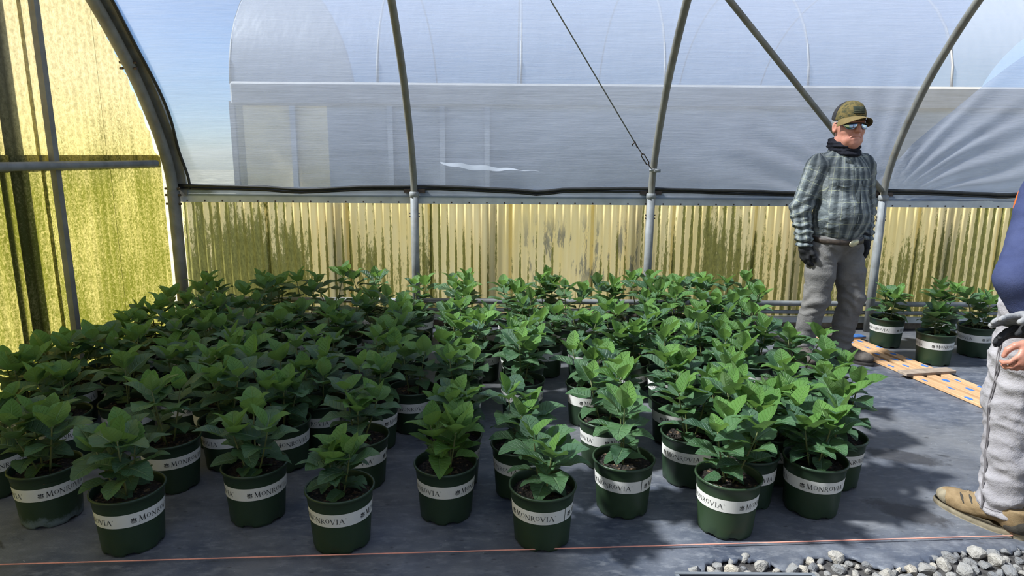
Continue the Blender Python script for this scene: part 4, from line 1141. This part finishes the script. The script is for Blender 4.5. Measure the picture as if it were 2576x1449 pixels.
    bl = m.build('belt', M_BELT, e, True)
    v = Vol((-.06, -.02, -.04), (.06, .02, .04), .003); v.ell((0, 0, 0), (.044, .009, .024), 0)
    bo = vol_obj('buckle', v, M_BUCK, bl, 1); bo.location = (.012, -.170, .906); bo.rotation_euler = (0, math.radians(-18), math.radians(6))
    # gloves
    for wv, dn, pn, td, cu in ((RW, (.03, -.05, -1), (1, .1, 0), (0, -1, 0), .55), (LW, (-.02, -.12, -1), (-1, .1, 0), (0, -1, 0), .6)):
        wv = np.array(wv); v = Vol(wv - (.10, .12, .24), wv + (.10, .12, .06), .0036)
        hand(v, wv + np.array((0, -.003, -.02)), dn, pn, td, 1.06, cu, 1.22, .004)
        v.cone(wv + np.array((0, 0, .015)), wv + np.array((0, -.003, -.04)), .046, .040, .012)
        vol_obj('glove', v, M_GLOVE, e, 1, lambda x, y, z: .0012 * nz3(x * 60, y * 60, z * 60))
    # boots
    boot(e, 'boot', (RA[0], RA[1] + .045, 0), math.radians(-14), M_BOOT, M_SOLE, .29, .16, M_BELT)
    boot(e, 'boot', (LA[0] - .01, LA[1] + .05, 0), math.radians(26), M_BOOT, M_SOLE, .29, .16, M_BELT)
    # gaiter around the neck
    v = Vol((-.16, -.19, 1.34), (.16, .17, 1.56), .0045)
    for i in range(24):
        a0 = 2 * PI * i / 24; a1 = 2 * PI * (i + 1) / 24
        f = lambda t_: (.074 * math.sin(t_), .014 - .084 * math.cos(t_) - .006, 1.472 - .024 * math.cos(t_))
        v.cone(f(a0), f(a1), .026, .026, .004)
        g_ = lambda t_: (.084 * math.sin(t_), .012 - .098 * math.cos(t_) - .008, 1.440 - .034 * math.cos(t_))
        v.cone(g_(a0), g_(a1), .018, .018, .004)
    vol_obj('neck_gaiter', v, M_GAITER, e, 1, lambda x, y, z: .005 * math.sin(z * 260 + 6 * x) * .6 + .003 * nz3(x * 30, y * 30, z * 30))
    # everything that sits on the head is built in head space
    def onhead(o):
        o.location = Hc; o.rotation_euler = Matrix(R.tolist()).to_euler(); return o
    # cap
    def cap_vol(): 
        v = Vol((-.12, -.13, -.02), (.12, .14, .17), .004)
        v.ell((0, .010, .040), (.089, .108, .110), 0); v.ell((0, -.030, .068), (.070, .074, .078), .02); v.clip((0, .05, -1), -.033); return v
    v = cap_vol(); v.clip((0, 1, 0), .005)
    cap = onhead(vol_obj('cap', v, M_CAMO, e, 1))
    v = cap_vol(); v.D -= .0; v.clip((0, -1, 0), -.003); vol_obj('mesh_back', v, M_MESH, cap, 1)
    m = MB(); P = []; nu, nv = 18, 7
    for top in (0, 1):
        for i in range(nu + 1):
            an = math.radians(-78 + 156 * i / nu)
            for j in range(nv + 1):
                q = j / nv; rr = .094 + q * .074 * math.cos(an * .82) ** .8
                x = math.sin(an) * (.088 + (rr - .094) * .35); y = -.008 - math.cos(an) * rr * 1.02
                z = .043 + .012 * math.cos(an) - q * .012 - .26 * x * x / .088 * (.6 + .8 * q) + .003 * top
                P.append((x, y, z))
    def gi(tp, i, j): return tp * (nu + 1) * (nv + 1) + i * (nv + 1) + j
    fs = [(gi(0, i, j), gi(0, i, j + 1), gi(0, i + 1, j + 1), gi(0, i + 1, j)) for i in range(nu) for j in range(nv)] + [(gi(1, i, j), gi(1, i + 1, j), gi(1, i + 1, j + 1), gi(1, i, j + 1)) for i in range(nu) for j in range(nv)]
    fs += [(gi(0, i, nv), gi(1, i, nv), gi(1, i + 1, nv), gi(0, i + 1, nv)) for i in range(nu)]
    m.add(P, fs); m.build('brim', M_BRIM, cap, True)
    # dark flag patch: field and stripes proud of the front panel
    def cap_y(x, z):
        b = 0
        for c, r in (((0, .010, .040), (.089, .108, .110)), ((0, -.030, .068), (.070, .074, .078))):
            q = 1 - ((x - c[0]) / r[0]) ** 2 - ((z - c[2]) / r[2]) ** 2
            if q > 0: b = min(b, c[1] - r[1] * math.sqrt(q))
        return b
    pt = MB(); P = []
    for i in range(9):
        for j in range(5): x = -.036 + .072 * i / 8; z = .070 + .042 * j / 4; P.append((x, cap_y(x, z) - .0035, z))
    pt.add(P, [(i * 5 + j, (i + 1) * 5 + j, (i + 1) * 5 + j + 1, i * 5 + j + 1) for i in range(8) for j in range(4)])
    po = pt.build('flag_patch', M_PATCH, cap, True); md = po.modifiers.new('t', 'SOLIDIFY'); md.thickness = .002
    M_STR = cloth('flag_stripe', (.07, .075, .045), (.09, .09, .055), 60, 300)
    for j in range(4):
        z = .074 + j * .0105; q = MB(); P = []
        for i in range(9):
            x = (-.035 if j < 2 else -.004) + (.070 if j < 2 else .039) * i / 8
            P += [(x, cap_y(x, z) - .0052, z), (x, cap_y(x, z + .004) - .0052, z + .004)]
        q.add(P, [(2 * i, 2 * i + 2, 2 * i + 3, 2 * i + 1) for i in range(8)]); q.build('flag_stripe', M_STR, cap)
    # sunglasses
    gl = onhead(empty_mesh_frame(e))
    # cropped grey hair at the temples
    v = Vol((-.10, -.06, -.07), (.10, .13, .05), .004); v.ell((0, .016, .022), (.0815, .101, .088), 0); v.clip((0, -1, 0), .045); v.clip((0, 0, 1), .045); v.clip((0, -.6, -1), .030)
    onhead(vol_obj('hair', v, M_HAIR, e, 1))
    HS = 1.08                                       # a slightly larger head with everything on it
    # longer trunk, shorter legs: the heights are stretched once, for the whole figure
    zk = [-1, 0, .10, .48, .92, 1.10, 1.36, 1.45, 3.0]; zv = [-1, 0, .10, .455, .875, 1.075, 1.392, 1.487, 3.037]
    zm = lambda z: np.interp(z, zk, zv)
    def walk(o):
        if o.name.startswith('boot'): return
        if o.location.length > 1e-4:
            o.location.z = float(zm(o.location.z))
            if o.location.z > 1.5: o.scale = (HS,) * 3; o.location.z += .018
            return
        me = o.data; co = np.empty(len(me.vertices) * 3, dtype=np.float32); me.vertices.foreach_get('co', co); co = co.reshape(-1, 3); co[:, 2] = zm(co[:, 2])
        if o.name.startswith('body'):
            hc = np.array((Hc[0], Hc[1], float(zm(Hc[2])))); q_ = np.clip((co[:, 2] - 1.47) / .05, 0, 1)[:, None]; co += q_ * ((co - hc) * (HS - 1) + np.array((0, 0, .018)))
        me.vertices.foreach_set('co', co.ravel()); me.update()
        for c_ in o.children: walk(c_)
    for c_ in list(e.children): walk(c_)
    return e
def empty_mesh_frame(e):
    def gy(an): return (.084 * math.sin(an), -.030 - .083 * math.cos(an) ** .9 if math.cos(an) > 0 else -.03)
    m = MB()
    top = []
    for i in range(25):
        an = math.radians(-80 + 160 * i / 24); x, y = gy(an); top.append((x * 1.01, y, .016 - .004 * abs(math.sin(an))))
    m.tube(top, .0032, 8)
    o = m.build('sunglasses', M_FRAME, e, True)
    for s in (-1, 1):
        q = MB(); P = []
        for i in range(11):
            an = math.radians(s * (9 + 62 * i / 10)); x, y = gy(an); f = i / 10
            zb = .015 - .038 * math.sin(PI * min(1, .18 + f * .80)) ** .8
            for j in range(4): P.append((x, y - .001, .015 + (zb - .015) * j / 3))
        q.add(P, [(i * 4 + j, (i + 1) * 4 + j, (i + 1) * 4 + j + 1, i * 4 + j + 1) for i in range(10) for j in range(3)])
        ln = q.build('lens', M_LENS, o, True); md = ln.modifiers.new('t', 'SOLIDIFY'); md.thickness = .0015
        q = MB(); q.tube([(s * .084, -.042, .018), (s * .084, -.01, .016), (s * .083, .02, .010)], .003, 6); q.build('temple_arm', M_FRAME, o, True)
    return o
make_man()

# ---------------------------------------------------------------- the second person, mostly out of frame
M_SWEAT = cloth('navy_sweatshirt', (.040, .050, .115), (.065, .078, .16), 10, 320)
M_VEST = cloth('orange_safety_vest', (.75, .13, .02), (.85, .19, .03), 12)
M_PANT2 = cloth('pale_dusty_work_trousers', (.29, .268, .27), (.42, .39, .39), 9, 260, .9, .8)
M_SHOE2 = cloth('tan_hiking_shoe', (.19, .125, .06), (.30, .21, .11), 22, 260, .8)
M_SOLE2 = simple('tan_shoe_sole', (.23, .19, .125), .85, 0, .2, .3, 30)
M_SHOED = cloth('dark_shoe_inset', (.045, .04, .032), (.08, .07, .055), 40)
M_GLOVEG = cloth('grey_palm_coating', (.20, .195, .19), (.34, .325, .31), 40, 300, .7)
M_THREAD = simple('seam_thread', (.20, .18, .18), .8)
def make_second():
    ph = math.radians(206); root = Vector((2.016, 2.378, 0))
    e = empty('person', root, ph); tag(e, 'person in navy sweatshirt and pale dusty trousers standing at the gravel edge', 'person')
    Mi = (Matrix.Translation(root) @ Matrix.Rotation(ph, 4, 'Z')).inverted()
    L = lambda p: np.array(Mi @ p)
    LS = L(px_y(2640, 500, 2.36)); LE = L(px_y(2562, 700, 2.22)); LW = L(px_y(2615, 862, 2.20)); LC = LE + (LW - LE) * .55
    RS, RE, RW = (-.195, .015, 1.37), (-.265, .05, 1.09), (-.25, -.02, .86)
    LS = np.array((.195, .01, LS[2] + .04)) * .5 + LS * .5
    LA = np.array((.115, .0, .10)); LK = L(px_y(2550, 1010, 2.36)); LH = np.array((.10, .0, .88))
    RA, RK, RH = np.array((-.14, .22, .10)), np.array((-.13, .06, .48)), np.array((-.10, 0, .88))
    Hc = np.array((0., -.03, 1.60)); R = RX(math.radians(14))
    f_tip = L(px_y(2500, 1015, 2.16)); dn = f_tip - LW
    v = Vol((-.42, -.30, -.01), (.52, .30, 1.80), .0050)
    head_prims(v, Hc, R)
    for s in (-1, 1): v.ell(R @ np.array((s * .031, -.082, .002)) + Hc, (.013, .013, .012), .002, R=R)
    v.cone((0, .018, 1.36), (0, .0, 1.48), .075, .058, .03)
    v.ell((0, 0, 1.22), (.155, .10, .2), .04); v.ell((0, 0, 1.03), (.145, .11, .15), .05); v.ell((0, 0, .90), (.15, .11, .12), .05)
    v.cone((-.16, .015, 1.37), (.16, .015, 1.37), .05, .05, .04)
    v.chain([LS, LE, LW], (.05, .04, .03), .02); v.chain([RS, RE, RW], (.05, .04, .03), .02)
    hand(v, LW, dn, L(px_y(2450, 860, 2.3)) * 0 + np.array((-.45, -.6, .1)), (.3, -1, .5), .98, .75, 1.0, .003)
    hand(v, np.array(RW) + np.array((0, 0, -.01)), (0, -.1, -1), (1, .1, 0), (0, -1, 0), 1.0, .4, 1.0, .004)
    for a, b, c in ((RH, RK, RA), (LH, LK, LA)): v.chain([a, b, c], (.08, .055, .04), .02); v.cone(c, (c[0], c[1] - .01, .055), .036, .030, .02)
    vol_obj('body', v, M_SKIN, e, 1)
    M_EYE = simple('eye_white', (.7, .68, .64), .3); M_IRIS = simple('iris', (.06, .035, .02), .3)
    for s in (-1, 1):
        q = MB(); q.lathe([(.0, -.0145), (.006, -.0138), (.010, -.0105), (.0135, -.004), (.0145, 0)], 12); q.v = [tuple(R @ np.array((p[0] + s * .031, p[2] - .0835, p[1] + .002)) + Hc) for p in q.v]; ey = q.build('eye', M_EYE, e, True)
        q = MB(); q.lathe([(0, -.0152), (.0055, -.0146)], 10); q.v = [tuple(R @ np.array((p[0] + s * .031, p[2] - .0835, p[1] + .002)) + Hc) for p in q.v]; q.build('iris', M_IRIS, ey, True)
    v = Vol((-.11, -.12, -.05), (.11, .14, .15), .004); v.ell((0, .018, .034), (.084, .104, .100), 0); v.clip((0, -1, -.9), .025); 
    o = vol_obj('hair', v, cloth('dark_hair', (.02, .016, .012), (.05, .04, .03), 60, 500), e, 1); o.location = Hc; o.rotation_euler = Matrix(R.tolist()).to_euler()
    lo, hi = (-.42, -.26, .72), (.52, .26, 1.5)
    t = Vol(lo, hi, .006); t.ell((0, 0, .98), (.175, .135, .13), 0); t.ell((0, -.005, 1.10), (.170, .135, .15), .05); t.ell((0, 0, 1.25), (.185, .132, .17), .05)
    t.cone((-.165, .015, 1.36), (.165, .015, 1.36), .064, .064, .05); t.cone((0, .018, 1.37), (0, .005, 1.46), .085, .068, .04); t.clip((0, 0, -1), -.88); t.clip((0, 0, 1), 1.45)
    a = Vol(lo, hi, .006); a.chain([LS, LE, LC], (.080, .068, .052), .02); a.chain([RS, RE, RW], (.078, .064, .046), .02)
    t.join(a, .022)
    vol_obj('sweatshirt', t, M_SWEAT, e, 2, lambda x, y, z: fold_noise(x, y, z, .005))
    v = Vol((-.27, -.2, .94), (.27, .2, 1.47), .007); v.ell((0, 0, 1.05), (.19, .15, .16), 0); v.ell((0, 0, 1.25), (.198, .146, .178), .05); v.cone((-.12, .015, 1.37), (.12, .015, 1.37), .074, .074, .04); v.clip((0, 0, -1), -.96)
    v.cone((0, -.10, 1.32), (0, -.05, 1.46), .05, .085, .02, 's')
    vol_obj('safety_vest', v, M_VEST, e, 2, lambda x, y, z: fold_noise(x, y, z, .004))
    v = Vol((-.34, -.30, .03), (.36, .36, .95), .0058)
    v.ell((0, 0, .89), (.175, .138, .10), 0); v.ell((0, .03, .85), (.165, .12, .11), .04)
    for a_, b_, c_ in ((RH, RK, RA), (LH, LK, LA)):
        v.chain([a_, (a_ + b_) / 2, b_, (b_ + c_) / 2 + np.array((0, .015, 0)), c_], (.104, .098, .090, .082, .072), .022)
    v.clip((0, 0, 1), .93); v.clip((0, 0, -1), -.075)
    def wr(x, y, z):
        d = fold_noise(x, y, z, .008) + .004 * (1 - 2.5 * abs(nz3(x * 18 + 9, y * 18, z * 24 - 20 * x)))
        if z < .30: d += .008 * (1 - z / .32) * math.sin(z * 80 + 22 * x + 16 * y + 7 * nz3(x * 9, y * 9, z * 3))
        return d + .005 * (1 - 2.4 * abs(nz3(x * 5 + 2, y * 5, z * 11 + 14 * x)))
    tr = vol_obj('trousers', v, M_PANT2, e, 2, wr)
    from mathutils.bvhtree import BVHTree
    bv = BVHTree.FromPolygons([v_.co.copy() for v_ in tr.data.vertices], [list(p_.vertices) for p_ in tr.data.polygons])
    for off in (-.004, .004):                                   # outer leg seam
        q = MB(); pts = []
        for i in range(22):
            z = .08 + i * .034; p = LA + (LK - LA) * min(1, (z - .1) / (LK[2] - .1)) if z < LK[2] else LK + (LH - LK) * min(1, (z - LK[2]) / (.88 - LK[2]))
            r_ = float(np.interp(z, [.1, .3, .5, .7, .88], [.078, .086, .090, .098, .104]))
            an = math.radians(-20) + off * 9; dr_ = Vector((math.cos(an), math.sin(an), 0)); h_ = bv.ray_cast(Vector((p[0], p[1], z)) + dr_ * .2, -dr_)[0]
            pts.append(h_ + dr_ * .0028 if h_ is not None else Vector((p[0], p[1], z)) + dr_ * r_)
        pts = [(pts[max(i_ - 1, 0)] + pts[i_] * 2 + pts[min(i_ + 1, len(pts) - 1)]) / 4 for i_ in range(len(pts))]
        q.tube(pts, .0022, 5); q.build('seam', M_THREAD, tr, True)
    q = MB(); n = 32; pts = []
    for i in range(n + 1):
        dr_ = Vector((math.cos(2 * PI * i / n), math.sin(2 * PI * i / n), 0)); h_ = bv.ray_cast(Vector((LA[0], LA[1], .098)) + dr_ * .2, -dr_)[0]
        if h_ is not None: pts.append(h_ + dr_ * .0006)
    q.tube(pts, .0018, 5, False); q.build('hem_stitch', M_THREAD, tr, True)
    b1 = boot(e, 'shoe', (LA[0] + .005, LA[1] + .055, 0), math.radians(2), M_SHOE2, M_SOLE2, .30, .12, simple('tan_lace', (.42, .30, .17), .8))
    for i in range(4):                                          # dark mesh insets on both sides of the shoe
        for s in (-1, 1):
            q = MB(); y0 = -.185 + i * .033; zc = .056 + .007 * i
            q.tube([(s * .0465 * math.cos(t_), y0 + .030 * (1 - j / 5), zc + .0445 * math.sin(t_)) for j, t_ in enumerate(np.radians([12, 22, 32, 42, 50, 58]))], [.002, .0045, .005, .005, .004, .002], 6); q.build('mesh_inset', M_SHOED, b1, True)
    q = Vol((-.07, -.06, .01), (.07, .09, .12), .0045); q.ell((0, .008, .058), (.0455, .0535, .050), 0); q.clip((0, -1, .3), .035); q.clip((0, -.5, 1), .082); q.clip((0, 0, -1), -.026); vol_obj('heel_panel', q, M_SHOED, b1, 1)
    q = Vol((-.07, -.32, .01), (.07, -.15, .12), .0045); q.ell((0, -.190, .049), (.0520, .0945, .0435), 0); q.clip((0, 1, .2), -.215); q.clip((0, 0, -1), -.026); vol_obj('toe_cap', q, M_SOLE2, b1, 1)
    boot(e, 'shoe', (RA[0], RA[1] + .055, 0), math.radians(-4), M_SHOE2, M_SOLE2, .30, .12, None)
    # the glove held in the hand: dark back, grey coated fingers, sticking out beside the wrist
    gw = L(px_y(2590, 808, 2.12)); gt = L(px_y(2482, 800, 2.10)); d = gt - gw
    g_ = Vol(np.minimum(gw, gt) - .13, np.maximum(gw, gt) + .13, .0036)
    hand(g_, gw, d, L(px_y(2500, 900, 2.0)) - L(px_y(2500, 800, 2.1)), (0, 0, 1), .92, .18, 1.2, .003)
    o = vol_obj('work_glove', g_, M_GLOVEG, None, 1, lambda x, y, z: .0015 * nz3(x * 50, y * 50, z * 50))
    o.location = root; o.rotation_euler = (0, 0, ph); tag(o, 'grey and black work glove held in the bare hand', 'glove')
    g2 = Vol(np.minimum(gw, gt) - .16, np.maximum(gw, gt) + .13, .0036)
    gw2 = L(px_y(2600, 822, 2.12)); gt2 = L(px_y(2500, 846, 2.12))
    hand(g2, gw2, gt2 - gw2, L(px_y(2500, 900, 2.0)) - L(px_y(2500, 800, 2.1)), (0, 0, 1), .90, .25, 1.2, .003)
    o = vol_obj('work_glove', g2, M_GLOVE, None, 1, lambda x, y, z: .0015 * nz3(x * 50, y * 50, z * 50))
    o.location = root; o.rotation_euler = (0, 0, ph); tag(o, 'black work glove held under the grey-coated one', 'glove')
make_second()
# ================================================================ BOARD FRAME, STRING, TRAY, STONES
def m_wood():
    k = N('pale_board_wood'); p = k.obj(); x, y, z = k.sep(p)
    g_ = k.noise(k.scale(p, (1.2, 30, 30)), 2.2, 5, .6); b = k.noise(p, 6, 4)
    c = k.mix(k.ramp(g_, ((.3, 0.), (.7, 1.))), (.42, .235, .115), (.60, .37, .19)); c = k.mix(k.math('MULTIPLY', k.ramp(b, ((.5, 0.), (.7, 1.))), .4), c, (.38, .22, .11))
    return k.done(k.bsdf(c, .75, 0, .25, k.bump(g_, .3, .003)))
M_WOOD = m_wood()
M_BLUE = simple('blue_paint', (.055, .155, .40), .6, 0, .3, .25, 60)
M_WOODG = simple('weathered_board', (.30, .23, .17), .85, 0, .2, .25, 20)
A = px_z(2085, 858, .02); B = px_z(2520, 1042, .02); A.z = B.z = 0
dv = (B - A).normalized(); wv = Vector((-dv.y, dv.x, 0))
if wv.x < 0: wv = -wv
ang = math.atan2(dv.y, dv.x); Lb = (B - A).length + .9
e = empty('board_frame', A, ang); tag(e, 'lath frame of three pale boards with blue paint marks lying on the ground cover', 'wooden frame')
sgn = 1 if wv.dot(Vector((-math.sin(ang), math.cos(ang), 0))) > 0 else -1
bw = .068; rg2 = random.Random(5)
for i in range(3):
    m = MB(); m.box((Lb / 2 - .08, sgn * (.04 + i * .105), .012), (Lb, bw, .018), bev=.002); bo = m.build('board', M_WOOD, e)
    x = .05
    kx = 0
    while x < Lb - .15:
        yy = sgn * (.04 + i * .105 + rg2.uniform(-.020, .020) + (.016 if kx % 2 else -.012)); m = MB(); n = 9; P = []
        for q in range(n): an = 2 * PI * q / n; r_ = rg2.uniform(.75, 1.1); P.append((x + .032 * r_ * math.cos(an), yy + .020 * r_ * math.sin(an)))
        P = [(a_, sgn * min(max(sgn * b_, .04 + i * .105 - bw / 2 + .003), .04 + i * .105 + bw / 2 - .003)) for a_, b_ in P]
        m.add([(a_, b_, .0222) for a_, b_ in P] + [(a_, b_, .0205) for a_, b_ in P], [tuple(range(n))] + [(q, q + n, (q + 1) % n + n, (q + 1) % n) for q in range(n)])
        m.build('paint_mark', M_BLUE, bo); x += rg2.uniform(.13, .17); kx += 1
for j, (x, blue) in enumerate(((-.05, True), (.80, False), (1.52, False), (2.3, False))):
    m = MB(); m.box((x, sgn * .145, .031), (.08, .38, .019), bev=.002); o = m.build('crosspiece', M_BLUE if blue else M_WOODG, e)
    if blue:
        m = MB(); m.box((x, sgn * .145, .0275), (.0806, .381, .012)); m.build('bare_edge', M_WOOD, o)
# orange string line
M_STRING = simple('orange_mason_line', (.80, .33, .24), .6, 0, .3, .1, 60)
s0 = px_z(0, 1420, .012); s1 = px_z(2490, 1349, .012); dd = s1 - s0
a = MB(); a.tube([s0 - dd * .25, s0, s0 + dd * .5, s1, s1 + dd * .3], .0023, 6); tag(a.build('string_line', M_STRING, None, True), 'taut orange mason line stretched along the front of the pots', 'string')
# black tray corner
tl = px_z(1700, 1441, .03); trr = px_z(2045, 1441, .03)
M_TRAY = simple('dark_plastic_tray', (.018, .020, .026), .45, 0, .5, .15, 20); M_TRAYR = simple('tray_rim', (.16, .17, .18), .5, 0, .4, .1, 20)
wd_ = (trr - tl).length
e = empty('nursery_tray', ((tl.x + trr.x) / 2, tl.y - .13, -.02)); tag(e, 'black shallow plastic tray lying on the gravel edge', 'tray')
m = MB(); m.box((0, 0, .004), (wd_ - .03, .24, .006)); m.build('tray_base', M_TRAY, e)
for cx, cy, sx, sy in ((0, .125, wd_ - .01, .006), (0, -.125, wd_ - .01, .006), (wd_ / 2 - .008, 0, .006, .25), (-wd_ / 2 + .008, 0, .006, .25)):
    m = MB(); m.box((cx, cy, .024), (sx, sy, .044)); m.build('tray_wall', M_TRAY, e)
m = MB()
for cx, cy, sx, sy in ((0, .130, wd_ + .006, .012), (0, -.130, wd_ + .006, .012), (wd_ / 2 - .003, 0, .012, .25), (-wd_ / 2 + .003, 0, .012, .25)): m.box((cx, cy, .048), (sx, sy, .005))
m.build('tray_rim', M_TRAYR, e)
# gravel stones along the torn edge
def stone_mesh(seed):
    bm = bmesh.new(); bmesh.ops.create_icosphere(bm, subdivisions=2, radius=1)
    rr = random.Random(seed); planes = [(Vector((rr.gauss(0, 1), rr.gauss(0, 1), rr.gauss(0, 1))).normalized(), rr.uniform(.55, .85)) for _ in range(9)]
    for v in bm.verts:
        for nrm, d in planes:
            q = v.co.dot(nrm)
            if q > d: v.co -= nrm * (q - d)
        v.co *= 1 + .08 * mnoise.noise(v.co * 2.2 + Vector((seed, 0, 0)))
        v.co.z *= .72; v.co.y *= .85
    me = bpy.data.meshes.new('gravel_stone'); bm.to_mesh(me); bm.free(); return me
k = N('pale_gravel'); p = k.obj(); r = k.n('ShaderNodeObjectInfo').outputs['Random']
c = k.ramp(r, ((.0, (.20, .20, .20)), (.4, (.30, .29, .27)), (.75, (.40, .37, .32)), (1., (.50, .44, .35))))
c = k.mix(k.ramp(k.noise(p, 2.2, 5, .7), ((.4, 0.), (.65, 1.))), c, k.mix(.5, c, (.17, .15, .13)))
M_STONE = k.done(k.bsdf(c, .85, 0, .25, k.bump(k.noise(p, 6, 5), .5, .03)))
SM = [stone_mesh(i) for i in range(7)]
for s in SM: s.materials.append(M_STONE)
rs = random.Random(3); placed = []
for _ in range(9000):
    x = rs.uniform(.5, 2.45); y = rs.uniform(1.86, 2.28); r_ = rs.choice((.014, .018, .022, .027, .033))
    if y > cloth_edge(x) + (.012 if x < 2.3 else 0): continue
    if abs(x - e.location.x) < wd_ / 2 + r_ and y < tl.y + r_ + .005: continue
    if any((x - a_) ** 2 + (y - b_) ** 2 < ((r_ + c_) * .80) ** 2 for a_, b_, c_ in placed): continue
    placed.append((x, y, r_))
    if len(placed) > 235: break
for i, (x, y, r_) in enumerate(placed):
    o = obj('gravel_stone', SM[i % 7], None, None, (x, y, -.016 + r_ * .42)); o.rotation_euler = (rs.uniform(-.3, .3), rs.uniform(-.3, .3), rs.uniform(0, 6)); o.scale = (r_ * 1.15, r_ * 1.1, r_ * 1.15)
    tag(o, 'grey-tan broken stone lying in the gravel along the torn sheet edge', 'stone', 'gravel stones along the torn ground cover')
